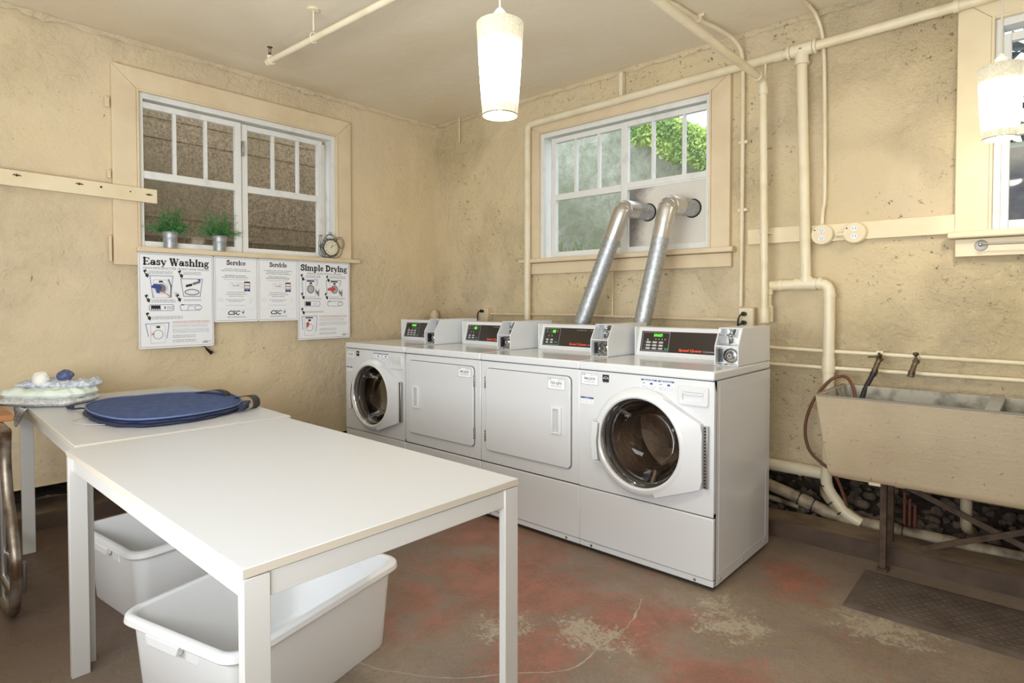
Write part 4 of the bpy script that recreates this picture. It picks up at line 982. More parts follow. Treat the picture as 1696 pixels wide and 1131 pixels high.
def cabinet_w(t):
    # washer cabinet is hollow so that the drum can be seen
    mb = MB(); mb.box(0, MW, .022, .655, .02, .884)
    mb.f.pop(2+0); mb.m.pop()      # drop the front face
    mb.build('cabinet', M_APPL, t)
    mb = MB(); mb.box(.0004, MW-.0004, -.006, .657, .8865, .926); mb.build('lid', M_APPL, t, bevel=.008, bseg=3)
    for z0, z1 in ((.012, .318), (.882, .888)): mb = MB(); mb.box(.003, MW-.003, .008, .03, z0, z1); mb.build('seam_backing', M_DARK, t, smooth=0)
    mb = MB(); mb.box(.001, MW-.001, -.001, .022, .048, .3105); mb.build('base_panel', M_APPL2, t, bevel=.005)
    mb = MB(); mb.box(.002, MW-.002, .004, .022, .020, .046); mb.build('toe_rail', M_APPL2, t, bevel=.002)
    for x in (.07, .60): mb = MB(); mb.lathe([(0, -.003), (.006, -.003), (.006, .0)], (x, .004, .032), 1, 10); mb.build('screw', M_STEEL, t)
    for x in (.05, MW-.05):
        for y in (.06, .60):
            mb = MB(); mb.cyl((x, y, 0), (x, y, .021), .02, 14); mb.build('foot', M_BLACK, t)
def dryer(x, label, code, hinge_right):
    t = thing('dryer', label, 'dryer', (x, BY, 0), 0, 'coin dryers'); cabinet(t)
    mb = MB(); mb.box(.001, MW-.001, -.001, .022, .3165, .8835); mb.build('front_panel', M_APPL2, t, bevel=.004)
    cx, cz, hx, hz = .3405, .615, .293, .229
    mb = MB(); mb.prism(rrect(hx+.004, hz+.004, .026, 6, cx, cz), 1, -.0018, -.0008); mb.build('door_gap', M_GREY, t, smooth=0)
    mb = MB(); mb.prism(rrect(hx, hz, .024, 6, cx, cz), 1, -.014, -.0016); d = mb.build('door', M_APPL2, t, bevel=.004)
    hu = (.091, .153) if hinge_right else (.520, .582)
    u0, u1 = hu; mb = MB(); y0, y1 = -.024, -.0138
    z0, z1 = .550, .686
    mb.box(u0, u0+.010, y0, y1, z0, z1); mb.box(u1-.016, u1, y0, y1, z0, z1); mb.box(u0+.010, u1-.016, y0, y1, z1-.010, z1); mb.box(u0+.010, u1-.016, y0, y1, z0, z0+.010)
    mb.build('door_handle', M_PLAS, d, bevel=.002)
    mb = MB(); s0, s1 = (u0+.010, u1-.016); mb.add([(s0, -.0144, z0+.01), (s1, -.0144, z0+.01), (s1, -.0144, z1-.01), (s0, -.0144, z1-.01)], [(0,1,2,3)]); mb.prism([(s0, z1-.010), (s0+.012, z1-.010), (s0, z1-.03)], 1, -.0155, -.0145); mb.build('handle_pocket', mat('shaded_pocket_plastic', (196, 197, 199), .5), d, smooth=0)  # pocket shade is painted: greyer flat face plus a small shadow wedge
    mb = MB(); hxp = (.6345, .6415) if hinge_right else (.0385, .0465)
    for za, zb in ((.732, .798), (.432, .498)):
        mb.box(hxp[0], hxp[1], -.012, -.001, za, zb)
    mb.build('hinge', M_STEEL, d, bevel=.001)
    mb = MB()
    for za, zb in ((.732, .798), (.432, .498)):
        for q in range(4): mb.box(hxp[0]+.001, hxp[1]-.001, -.0128, -.0118, za+.004+q*.016, za+.012+q*.016)
    mb.build('hinge_knuckle_gaps', M_DARK, d, smooth=0)
    if hinge_right: sticker(d, .508, .838, .112, .060, code, -.0146)
    else: sticker(d, .492, .833, .112, .060, code, -.0146)
    console(t, 'dryer'); coin_box(t); return t
X = [-1.57256*2.392, -1.28527*2.392, -.99884*2.392, -.71407*2.392]
washer(X[0], 'white front loading washer nearest the room corner, its lower front hidden behind the tables', '347-GXW')
dryer(X[1], 'white coin dryer whose door hinges on the right, next to the corner washer', '945-GXW', True)
dryer(X[2], 'white coin dryer whose door hinges on the left, next to the sink side washer', '737-GFV', False)
washer(X[3], 'white front loading washer nearest the sink, whole front and right side in view', '944-GXW')
t = bpy.data.objects['washing_machine.001']
mb = MB(); mb.box(MW-.0005, MW+.0010, .05, .61, .062, .0655); mb.box(MW-.0005, MW+.0010, .606, .61, .0655, .40); mb.box(MW-.0005, MW+.0010, .15, .28, .842, .8445); mb.box(MW-.0005, MW+.0010, .40, .53, .842, .8445); mb.box(MW-.0005, MW+.0010, .05, .052, .0655, .86)
mb.build('side_panel_crease', M_APPL2, t, smooth=0)
for y in (.07, .32, .59): mb = MB(); mb.lathe([(0, .003), (.005, .003), (.005, 0)], (MW, y, .040), 0, 10); mb.build('screw', M_STEEL, t)

# ------------------------------------------------------------------ tables
def table(cx, cy, rz, label):
    t = thing('white_table', label, 'table', (cx, cy, 0), rz, 'white laminate tables'); hx, hy = .643, .370
    mb = MB(); mb.box(-hx, hx, -hy, hy, .722, .740); tp = mb.build('tabletop', [M_LAM], t, bevel=.0015)
    mb = MB(); e = .0006
    mb.box(-hx-e, -hx, -hy, hy, .7225, .7388); mb.box(hx, hx+e, -hy, hy, .7225, .7388); mb.box(-hx, hx, -hy-e, -hy, .7225, .7388); mb.box(-hx, hx, hy, hy+e, .7225, .7388)
    mb.build('edge_band', M_EDGE, tp, smooth=0)
    mb = MB(); a = .004
    mb.box(-hx+.02, hx-.02, -hy+.012, -hy+.034, .672, .718); mb.box(-hx+.02, hx-.02, hy-.034, hy-.012, .672, .718)
    mb.box(-hx+.006, -hx+.026, -hy+.05, hy-.05, .672, .718); mb.box(hx-.026, hx-.006, -hy+.05, hy-.05, .672, .718)
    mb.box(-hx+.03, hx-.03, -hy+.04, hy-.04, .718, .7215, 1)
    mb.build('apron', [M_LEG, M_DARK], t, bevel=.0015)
    for sx in (-1, 1):
        for sy in (-1, 1):
            mb = MB(); x0, x1 = sorted((sx*(hx-.001), sx*(hx-.024))); y0, y1 = sorted((sy*(hy-.001), sy*(hy-.051)))
            mb.box(x0, x1, y0, y1, 0, .719); mb.build('leg', M_LEG, t, bevel=.0015)
table(-1.70, .830, 0, 'white table nearest the camera with a bare top')
table(-3.012, .885, radians(-2.2), 'white table by the left wall with the navy bag lying on it')

# ------------------------------------------------------------------ bins
def bin_(cx, cy, rz, label):
    t = thing('storage_bin', label, 'bin', (cx, cy, 0), rz, 'white plastic bins under the tables')
    W2, L2 = .255, .345
    def lp(ix, z, r, n=6): return [(x, y, z) for x, y in rrect(W2-ix, L2-ix, r, n)]
    mb = MB()
    lps = [lp(.052, .012, .03), lp(.046, .0, .03), lp(.040, .010, .035), lp(.018, .272, .05), lp(.0, .272, .06), lp(-.006, .279, .064), lp(-.004, .294, .064), lp(.004, .301, .06), lp(.014, .301, .055), lp(.022, .294, .05), lp(.044, .020, .04), lp(.060, .010, .03)]
    mb.loops(lps, 0, True, True); b = mb.build('tub', M_BIN, t, smooth=40)
    for sy in (-1, 1):
        mb = MB(); y0, y1 = sorted((sy*(L2+.0045), sy*(L2-.016)))
        mb.prism([(-.115, .274), (.035, .274), (.025, .246), (-.105, .246)], 1, y0, y1); mb.box(.03, .085, *sorted((sy*(L2-.019), sy*(L2-.027))), .225, .272)
        mb.build('handle_lip', M_BIN, t, bevel=.002)
    return t
bin_(-1.868, .912, radians(14.5), 'open white plastic bin nearest the camera under the front table')
bin_(-2.735, .985, radians(6.5), 'open white plastic bin further back under the tables')

# ------------------------------------------------------------------ things on the tables
ZT = .741
def bag():
    t = thing('laundry_bag', 'flattened navy canvas laundry bag with straps lying on the back table', 'bag', (-2.9, .97, ZT))
    pts = [(-3.069, .67), (-2.86, .645), (-2.66, .67), (-2.54, .745), (-2.515, .90), (-2.56, 1.05), (-2.64, 1.15), (-2.80, 1.215), (-3.00, 1.235), (-3.13, 1.16), (-3.20, 1.02), (-3.235, .86), (-3.19, .74)]
    out = smoothpath([(x+2.9, y-.97, 0) for x, y in pts], 6, True); cxy = sum(out, Vector())/len(out)
    def lay(sc, z0, z1, off=(0, 0), wob=0, sd=0):
        mb = MB(); n = len(out); lps = []
        for s_, z in ((sc*.985, z0), (sc, (z0+z1)/2), (sc*.99, z1), (sc*.9, z1+.003), (sc*.6, z1+.004), (sc*.3, z1+.003), (sc*.02, z1+.003)):
            lp = []
            for i, p in enumerate(out):
                q = cxy+(p-cxy)*s_*(1+wob*noise.noise(Vector((i*.35, sd, 0))))
                lp.append((q.x+off[0], q.y+off[1], z+(.004*wob*10*noise.noise(Vector((q.x*9, q.y*9, sd))) if z > .002 else 0)))
            lps.append(lp)
        mb.loops(lps); return mb
    lay(1.0, 0.001, .010, (.012, -.008), .05, 3).build('folded_side', M_NAVYD, t, smooth=60)
    lay(.97, .011, .020, (.02, .0), .05, 7).build('folded_side', M_NAVYD, t, smooth=60)
    lay(.985, .022, .027, (0, 0), .006, 9).build('stiff_base_panel', M_NAVY, t, smooth=60)
    mb = MB(); lp = [cxy+(p-cxy)*.985 for p in out]; mb.tube([(p.x, p.y, .0285+.003*noise.noise(Vector((p.x*8, p.y*8, 1)))) for p in lp+lp[:1]], .0035, 8); mb.build('piping', M_PIPING, t)
    def ribbon(mb, path, wd, mi=0):
        P_ = smoothpath(path, 7); V = []
        for i, p in enumerate(P_):
            V += [p+Vector((0, 0, 0)), p+Vector((wd[0], wd[1], wd[2]))]
        mb.add(V, [(2*i, 2*i+1, 2*i+3, 2*i+2) for i in range(len(P_)-1)], mi)
    mb = MB(); ribbon(mb, [(-.20, .17, .028), (-.17, .20, .036), (-.10, .235, .048), (-.02, .245, .042), (.02, .235, .026)], (.012, -.034, .000)); mb.build('strap', M_STRAP, t, solid=.002)
    mb = MB(); ribbon(mb, [(.06, .235, .024), (.10, .265, .034), (.17, .28, .044), (.25, .265, .040), (.30, .245, .020), (.31, .225, .008)], (.02, -.040, .000)); mb.build('strap', M_STRAP, t, solid=.002)
    mb = MB(); ribbon(mb, [(.16, .20, .022), (.24, .225, .032), (.30, .20, .030), (.335, .165, .010)], (.02, -.045, .0)); mb.ball((.245, .17, .015), (.06, .045, .015)); mb.build('bunched_fabric', M_NAVYD, t, solid=.002)
    mb = MB(); ribbon(mb, [(-.335, -.24, .002), (-.31, -.20, .005), (-.28, -.17, .006), (-.25, -.15, .012)], (.02, -.05, .0)); mb.build('care_tag', M_WHC, t, solid=.001)
    mb = MB(); mb.tube(smoothpath([(-.16, -.28, .010), (-.22, -.295, .012), (-.27, -.315, .006), (-.30, -.32, .010)], 6), .004, 8); mb.ball((-.30, -.318, .011), (.016, .010, .010)); mb.ball((-.325, -.322, .008), (.012, .012, .008)); mb.build('drawcord_toggle', M_NAVYD, t)
    mb = MB(); mb.tube(smoothpath([(-.02, -.33, .004), (.04, -.385, .003), (.13, -.375, .003), (.20, -.325, .003), (.24, -.29, .004)], 6), .0013, 6); mb.build('thin_cord', M_INKL, t)
bag()
def cloth(name, label, cx, cy, z0, hx, hy, th, rz, m, seed=0, wav=.012, droop=None, layers=1, cat='cloth'):
    """a folded cloth: a soft slab with rolled edges and wrinkles"""
    nx, ny = 28, 18; top = []; bot = []
    def P_(i, j, side):
        u = -1+2*i/nx; v = -1+2*j/ny
        x = hx*u*sqrt(1-.26*v*v)*(1+.07*noise.noise(Vector((v*2, seed, 1)))); y = hy*v*sqrt(1-.26*u*u)*(1+.10*noise.noise(Vector((u*2.4, seed, 5))))
        e = min(1, (1-max(abs(u), abs(v)))*5); e = sqrt(max(0, 1-(1-e)**2))
        wz = wav*noise.noise(Vector((u*3.1, v*2.6, seed)))+wav*.7*noise.noise(Vector((u*7, v*6, seed+4)))
        z = z0+th*.5+(th*.5*e+wz*e)*(1 if side else 0)-(th*.5*e if not side else 0)
        if droop:
            d = droop(u, v); z -= d
        c_, s_ = cos(rz), sin(rz); return (cx+x*c_-y*s_, cy+x*s_+y*c_, z)
    mb = MB()
    for side in (0, 1):
        V = [P_(i, j, side) for j in range(ny+1) for i in range(nx+1)]
        F = [(j*(nx+1)+i, j*(nx+1)+i+1, (j+1)*(nx+1)+i+1, (j+1)*(nx+1)+i) for j in range(ny) for i in range(nx)]
        mb.add(V, F if side else [f[::-1] for f in F])
    o = mb.build(name, m, smooth=80); tag(o, label, cat); return o
RA = radians(40)
cloth('folded_shirt', 'grey melange shirt under the laundry pile, one corner drooping over the table edge', -3.485, .630, ZT+.001, .178, .135, .030, RA, M_GRYC, 2, .012,
      droop=lambda u, v: 0, cat='shirt')
cloth('folded_towel', 'pale mint towel folded across the front of the laundry pile', -3.51, .632, ZT+.027, .190, .11, .040, RA, M_MINT, 5, .014, cat='towel')
cloth('striped_cloth', 'pale blue striped cloth folded on top of the laundry pile behind the socks', -3.555, .680, ZT+.062, .185, .085, .032, RA+.05, M_BLUEC, 8, .016)
# drooping corner of the shirt hangs over the front edge
mb = MB(); r = random.Random(1); nx = 14; V = []
for j in range(9):
    for i in range(nx+1):
        u = -1+2*i/nx; t_ = j/8; wd = .115*(1-t_*.86)
        x = -3.435+u*wd+.01*t_; y = .516-.016*t_-.012*noise.noise(Vector((u*2, t_*2, 0))) - .004
        z = ZT+.006-.002-.085*t_+.006*noise.noise(Vector((u*4, t_*3, 2)))
        V.append((x, y-.004*(j > 0), z))
mb.add(V, [(j*(nx+1)+i, j*(nx+1)+i+1, (j+1)*(nx+1)+i+1, (j+1)*(nx+1)+i) for j in range(8) for i in range(nx)])
o = mb.build('hanging_corner', M_GRYC, bpy.data.objects['folded_shirt'], smooth=80, solid=.004)
def sock(name, label, c, r, m, sd):
    mb = MB(); mb.ball(c, r, 0, 26, 16)
    for i, p in enumerate(mb.v):
        d = Vector(p)-Vector(c); f = 1+.22*noise.noise(d*38+Vector((sd, 0, 0)))+.08*noise.noise(d*95+Vector((sd, 4, 0))); mb.v[i] = tuple(Vector(c)+d*f)
    tag(mb.build(name, m, smooth=80), label, 'socks')
sock('sock_roll', 'white rolled socks on top of the laundry pile', (-3.550, .605, ZT+.108), (.042, .034, .036), M_WHC, 3)
sock('sock_roll', 'dark indigo rolled socks on top of the laundry pile', (-3.555, .700, ZT+.116), (.040, .034, .028), M_INDC, 8)

# ------------------------------------------------------------------ old tube frame at the left edge
t = thing('tube_frame', 'worn bent steel tube frame with a wooden bar at the left edge', 'frame', (-3.0, .40, 0))
lc = lambda p: (p[0]+3.0, p[1]-.40, p[2])
mb = MB(); mb.tube(smoothpath([lc(p) for p in [(-3.00, .40, .715), (-3.02, .40, .60), (-2.975, .40, .46), (-2.885, .40, .345), (-2.838, .40, .24), (-2.865, .40, .10), (-2.915, .40, .035), (-3.00, .40, .019), (-3.2, .40, .019), (-3.9, .40, .019)]], 6), .0185, 16); mb.build('bent_tube', M_RUST, t)
mb = MB(); mb.tube([lc((-3.115, .40, .02)), lc((-3.115, .40, .72))], .016, 14); mb.build('upright_tube', M_STEEL, t)
mb = MB(); mb.tube([lc((-2.87, .40, .115)), lc((-3.9, .40, .085))], .0155, 14); mb.tube([lc((-2.86, .415, .205)), lc((-3.9, .415, .20))], .0135, 14); mb.tube([lc((-2.93, .43, .21)), lc((-2.95, .43, .09))], .016, 14); mb.build('cross_tube', M_STEEL, t)
mb = MB(); mb.tube([lc((-2.99, .40, .715)), lc((-3.9, .40, .715))], .017, 14); mb.build('top_tube', M_RUST, t)
mb = MB(); mb.box(-.9, -.125, -.03, .045, .732, .757); mb.box(-.17, -.125, -.01, .02, .60, .70); mb.build('wooden_bar', M_WOOD, t, bevel=.004)

# ------------------------------------------------------------------ left wall: batten, signs, plants, clock
t = thing('wooden_batten', 'pale painted board with bent nails, running across the left wall to the window', 'board', (L, 0, 0))
mb = MB(); mb.add([(x, y, z+dz) for x in (.026, .046) for y, z in ((-.4, 1.858), (1.262, 1.858)) for dz in (0, .083)],
   [(0,2,3,1),(4,5,7,6),(0,1,5,4),(2,6,7,3),(0,4,6,2),(1,3,7,5)][::1])
for i, (x, y, z) in enumerate(mb.v): mb.v[i] = (x, y, z-.045*(1 if False else 0)-.010*((y-.54)/.72)*0)
for i, (x, y, z) in enumerate(mb.v): mb.v[i] = (x+.004, y, (1.824 if (i % 2 == 0) else 1.907)-(.016 if y > 0 else -.010))
mb.build('board', M_TRIMR, t, bevel=.002)
for y, z in ((.60, 1.872), (.87, 1.866), (1.215, 1.852)):
    mb = MB()
    for a in (-.8, .2, 1.1): mb.tube([(.050, y, z), (.058, y+.012*sin(a), z+.010*cos(a)), (.054, y+.020*sin(a), z+.004*cos(a))], .0028, 6)
    mb.build('bent_nail', M_IRON, t)
for y, z, r_ in ((.975, 1.868, .0062), (1.12, 1.862, .0042)): mb = MB(); mb.lathe([(0, .0506), (r_, .0506), (r_, .049)], (0, y, z), 0, 14); mb.build('screw_hole', M_BLACK, t, smooth=0)
mb = MB(); mb.box(.0, .024, 1.02, 1.034, 1.45, 1.60); mb.box(.0, .020, 1.018, 1.036, 1.872+.06, 1.98); mb.box(.0, .014, 1.012, 1.036, 2.34, 2.40)
for i, v in enumerate(mb.v): mb.v[i] = (v[0]+L, v[1]-.004, v[2])
struct(mb.build('trim_7', M_TRIM, bevel=.002))

def sign(name, label, y0, y1, z0, z1, th, x_off, draw):
    t = thing(name, label, 'sign', (L, y0, z0), 0, 'laundry instruction signs')
    w_, h_ = y1-y0, z1-z0; mb = MB(); mb.prism(rrect(w_/2, h_/2, .010, 4, w_/2, h_/2), 0, x_off, x_off+th); mb.build('sign_board', M_PAPER, t, smooth=0)
    k = Ink((x_off+th, 0, 0), (0,1,0), (0,0,1), (1,0,0)); draw(k, w_, h_); k.done('sign_print', t)
rg = random.Random(21)
def pointer(k, u, v, s=1.0):
    k.poly([(u, v+.042*s), (u+.016*s, v+.050*s), (u+.024*s, v+.020*s), (u+.032*s, v+.022*s), (u+.026*s, v-.002), (u+.010*s, v+.010*s), (u+.014*s, v+.014*s)], K); k.disc(u+.016*s, v+.030*s, .0045*s, .006*s, WH, 2)
def tub(k, u, v, w_, h_, wd=.005):
    k.line([(u, v+h_), (u+w_*.12, v), (u+w_*.88, v), (u+w_, v+h_), (u, v+h_)], wd, VB)
def machine(k, u, v, w_, h_, open_=False):
    k.rect(u, u+w_, v, v+h_, LG, 1); k.rect(u+.002, u+w_-.002, v+.002, v+h_-.002, WH, 2); k.rect(u+w_*.38, u+w_*.64, v+h_*.84, v+h_*.95, K, 3)
    k.ring(u+w_*.5, v+h_*.48, w_*.33, w_*.33, .0028, G, 3)
def csc(k, u, v, s):
    k.text('CSC', u, v, .024*s, K, wfit=.070*s, bold=.03, shear=.25); k.poly([(u+.078*s, v+.020*s), (u+.086*s, v+.002*s), (u+.097*s, v+.022*s), (u+.088*s, v+.015*s)], NV); k.poly([(u+.084*s, v+.024*s), (u+.090*s, v+.017*s), (u+.094*s, v+.026*s)], VB)
def d_wash(k, w_, h_):
    k.frame(.008, w_-.008, .010, h_-.008, .0016, K)
    serif(k, 'Easy Washing', .026, h_-.072, .042, w_-.052)
    k.text('HIGH-EFFICIENCY', .026, h_-.098, .0125, G, wfit=.158, bold=.004); k.ring(.197, h_-.0915, .008, .006, .0025, G); k.text('FRONT LOAD WASHER', w_-.026, h_-.098, .0125, G, wfit=.186, bold=.004, align='r')
    for u, v in ((.026, h_-.150), (.218, h_-.148), (.032, h_-.300), (.205, h_-.296), (.036, h_-.408)): pointer(k, u, v)
    for i in range(3): k.greek(.055, .190, h_-.112-.007*i, .0042, G, rg); k.greek(.250, .355, h_-.112-.007*i, .0042, G, rg)
    tub(k, .062, h_-.268, .128, .130); machine(k, .080, h_-.272, .082, .110); k.disc(.122, h_-.212, .028, .026, G, 4); k.ring(.122, h_-.212, .034, .034, .003, LG, 5)
    k.poly([(.066, h_-.205), (.085, h_-.186), (.115, h_-.190), (.128, h_-.205), (.120, h_-.228), (.100, h_-.236), (.092, h_-.216), (.074, h_-.212)], NV, 6); k.poly([(.10, h_-.214), (.118, h_-.22), (.112, h_-.246), (.094, h_-.240)], BLU, 7)
    k.line([(.118, h_-.228), (.150, h_-.246), (.172, h_-.262)], .004, RD, 7); k.line([(.165, h_-.16), (.178, h_-.20), (.176, h_-.268)], .008, G, 5)
    k.text('PUSH', .196, h_-.245, .007, G, bold=.01); k.ring(.208, h_-.256, .007, .007, .002, NV)
    tub(k, .235, h_-.262, .128, .110); k.poly([(.262, h_-.205), (.300, h_-.196), (.302, h_-.180), (.264, h_-.190)], K, 2); k.poly([(.304, h_-.192), (.350, h_-.176), (.350, h_-.160), (.304, h_-.176)], G, 2); k.poly([(.33, h_-.158), (.348, h_-.15), (.352, h_-.166)], NV, 3)
    k.ring(.300, h_-.235, .042, .018, .005, G, 2); k.ring(.300, h_-.235, .030, .011, .002, LG, 2)
    for i in range(3): k.greek(.070, .205, h_-.286-.007*i, .0042, G, rg)
    for i in range(2): k.greek(.250, .355, h_-.284-.007*i, .0042, G, rg)
    k.line(rrect(.068, .018, .010, 3, .125, h_-.332), .004, VB, 1, True); k.rect(.066, .118, h_-.346, h_-.318, K, 2); k.rect(.140, .146, h_-.340, h_-.324, K, 2)
    for i in range(4):
        k.disc(.158+.009*i, h_-.328, .003, .003, G, 2); k.disc(.158+.009*i, h_-.338, .003, .003, G, 2); k.rect(.070+.012*i, .077+.012*i, h_-.344, h_-.339, WH, 3)
    k.line(rrect(.060, .018, .010, 3, .290, h_-.332), .004, VB, 1, True); k.poly([(.232, h_-.330), (.25, h_-.312), (.262, h_-.34), (.25, h_-.352)], WH, 2); k.rect(.235, .252, h_-.318, h_-.312, K, 3); k.line([(.272, h_-.346), (.28, h_-.322), (.305, h_-.322)], .003, G, 2); k.disc(.335, h_-.332, .026, .017, WH, 2); k.ring(.335, h_-.332, .022, .013, .003, G, 3)
    for i in range(3): k.greek(.072, .245, h_-.388-.007*i, .0042, G, rg)
    k.line([(.050, h_-.505), (.036, h_-.430), (.165, h_-.425), (.152, h_-.520)], .005, VB); machine(k, .062, h_-.548, .082, .110); k.line([(.066, h_-.485), (.082, h_-.498)], .003, RD, 5); k.line([(.066, h_-.498), (.082, h_-.485)], .003, RD, 5)
    for i in range(2): k.greek(.185, .405, h_-.420-.008*i, .0048, RD, rg)
    for i in range(3): k.greek(.185, .395, h_-.440-.007*i, .0042, LG, rg)
    for i in range(4): k.greek(.185, .405, h_-.468-.007*i, .0042, LG, rg)
    for v in (.508, .518, .536, .546): k.greek(.185, .320, h_-v, .0046, G, rg)
    csc(k, w_-.070, .022, .52)
def d_serv(title):
    def f(k, w_, h_):
        k.frame(.008, w_-.008, .010, h_-.008, .0014, K)
        serif(k, title, w_/2, h_-.052, .030, .126, align='c')
        for i, (a, b) in enumerate(((.07, .215), (.045, .240)) if title == 'Service' else ((.04, .25), (.06, .22), (.055, .235))): k.greek(a, b, h_-.082-.011*i, .006, G, rg)
        for i, (a, b) in enumerate(((.07, .21), (.055, .225))): k.greek(a, b, h_-.125-.011*i, .006, K, rg)
        k.greek(.065, .215, h_-.150, .005, LG, rg)
        k.line([(.018, h_-.125), (.018, .085), (w_-.018, .085), (w_-.018, h_-.125)], .0008, LG, 1)
        k.frame(.105, .180, h_-.205, h_-.168, .001, LG); k.text('CSC', .109, h_-.178, .006, G, shear=.2); k.text('123-ABC', .142, h_-.192, .009, K, align='c', bold=.01)
        k.line([(.150, h_-.175), (.190, h_-.175)], .0012, RD); k.line([(.160, h_-.190), (.190, h_-.200)], .0012, RD)
        k.rect(.196, .236, h_-.225, h_-.160, K, 1); k.rect(.199, .233, h_-.214, h_-.170, WH, 2); k.rect(.199, .233, h_-.190, h_-.184, RD, 3); k.rect(.199, .233, h_-.214, h_-.202, VB, 3); k.disc(.216, h_-.220, .003, .003, LG, 2)
        for i, (a, b) in enumerate(((.085, .205), (.075, .215), (.095, .19))): k.greek(a, b, h_-.235-.013*i, .0055, G, rg)
        k.line([(.028, h_-.290), (.033, h_-.272), (.052, h_-.276), (.056, h_-.292), (.028, h_-.290)], .001, G); k.line([(.230, h_-.300), (.246, h_-.270), (.254, h_-.276), (.238, h_-.306), (.230, h_-.300)], .001, LG)
        for i, (a, b) in enumerate(((.075, .205), (.095, .18))): k.greek(a, b, h_-.285-.010*i, .005, G, rg)
        k.greek(.075, .205, h_-.322, .005, LG, rg)
        csc(k, .088, .047, 1.15); k.text('ServiceWorks', w_/2, .027, .012, G, wfit=.120, align='c')
    return f
def d_dry(k, w_, h_):
    k.frame(.008, w_-.008, .010, h_-.008, .0016, K)
    serif(k, 'Simple Drying', .022, h_-.070, .042, w_-.044)
    k.text('SINGLE LOAD/STACK DRYERS', w_/2, h_-.096, .0115, G, wfit=w_*.66, align='c', bold=.004)
    for u, v in ((.020, h_-.145), (.225, h_-.150), (.022, h_-.280), (.212, h_-.280), (.022, h_-.390)): pointer(k, u, v)
    for i in range(3): k.greek(.060, .180, h_-.108-.007*i, .0042, G, rg); k.greek(.255, .390, h_-.108-.007*i, .0042, G, rg)
    for u in (.050, .245):
        k.line([(u-.012, h_-.235), (u-.018, h_-.140), (u+.105, h_-.136), (u+.100, h_-.18)], .005, VB); machine(k, u+.010, h_-.262, .080, .112); k.rect(u+.02, u+.078, h_-.150, h_-.142, K, 4); k.disc(u+.05, h_-.205, .030, .032, G, 4); k.disc(u+.05, h_-.205, .022, .024, LG, 5)
        k.poly([(u+.10, h_-.18), (u+.118, h_-.205), (u+.116, h_-.262), (u+.085, h_-.225)], G, 5); k.disc(u+.104, h_-.20, .010, .022, WH, 6)
    k.poly([(.236, h_-.200), (.262, h_-.190), (.300, h_-.188), (.306, h_-.206), (.276, h_-.226), (.258, h_-.212), (.240, h_-.214)], RD, 7)
    for i in range(2): k.greek(.058, .185, h_-.272-.007*i, .0042, G, rg); k.greek(.250, .385, h_-.272-.007*i, .0042, G, rg)
    k.line(rrect(.062, .018, .010, 3, .112, h_-.312), .004, VB, 1, True); k.rect(.058, .100, h_-.326, h_-.298, K, 2)
    for i in range(3): k.disc(.125+.010*i, h_-.314, .003, .003, G, 2)
    k.line(rrect(.062, .018, .010, 3, .300, h_-.312), .004, VB, 1, True); k.poly([(.24, h_-.31), (.258, h_-.294), (.272, h_-.32), (.26, h_-.334)], WH, 2); k.rect(.244, .262, h_-.298, h_-.292, K, 3); k.disc(.345, h_-.314, .026, .017, WH, 2); k.ring(.345, h_-.314, .022, .013, .003, G, 3)
    for i in range(2): k.greek(.058, .205, h_-.370-.007*i, .0042, G, rg)
    k.line([(.036, h_-.500), (.030, h_-.405), (.150, h_-.402), (.140, h_-.515)], .005, VB); machine(k, .048, h_-.545, .080, .125); k.rect(.056, .116, h_-.418, h_-.410, K, 4); k.poly([(.060, h_-.455), (.082, h_-.440), (.086, h_-.470), (.068, h_-.490)], RD, 5)
    for i in range(2): k.greek(.168, .400, h_-.405-.008*i, .0048, RD, rg)
    for i in range(3): k.greek(.168, .380, h_-.425-.007*i, .0042, LG, rg)
    for i in range(4): k.greek(.168, .400, h_-.452-.007*i, .0042, LG, rg)
    for v in (.500, .510, .530, .540): k.greek(.168, .310, h_-v, .0046, G, rg)
    csc(k, w_-.068, .020, .50)
sign('instruction_sign', 'white Easy Washing sign, leftmost of the row under the left window', 1.158, 1.588, .932, 1.512, .004, .030, d_wash)
sign('instruction_sign', 'small white sign titled Service, right of the Easy Washing sign', 1.592, 1.882, 1.083, 1.512, .004, .028, d_serv('Service'))
sign('instruction_sign', 'small white sign titled Servicio, between Service and Simple Drying signs', 1.884, 2.174, 1.083, 1.512, .004, .028, d_serv('Servicio'))
sign('instruction_sign', 'white Simple Drying sign, rightmost of the row under the left window', 2.172, 2.600, .940, 1.514, .004, .034, d_dry)
mb = MB(); mb.tube([(L+.016, 1.50, .936), (L+.02, 1.53, .930), (L+.03, 1.545, .915)], .0035, 8); mb.tube([(L+.03, 1.538, .918), (L+.032, 1.56, .895), (L+.03, 1.575, .884)], [.006, .010, .012], 10); mb.tube([(L+.03, 1.566, .885), (L+.03, 1.562, .872)], .002, 6); mb.tube([(L, 1.50, .936), (L+.016, 1.50, .936)], .003, 6)
tag(mb.build('black_clip', M_BLACK), 'small black clip dangling under the Easy Washing sign', 'clip')

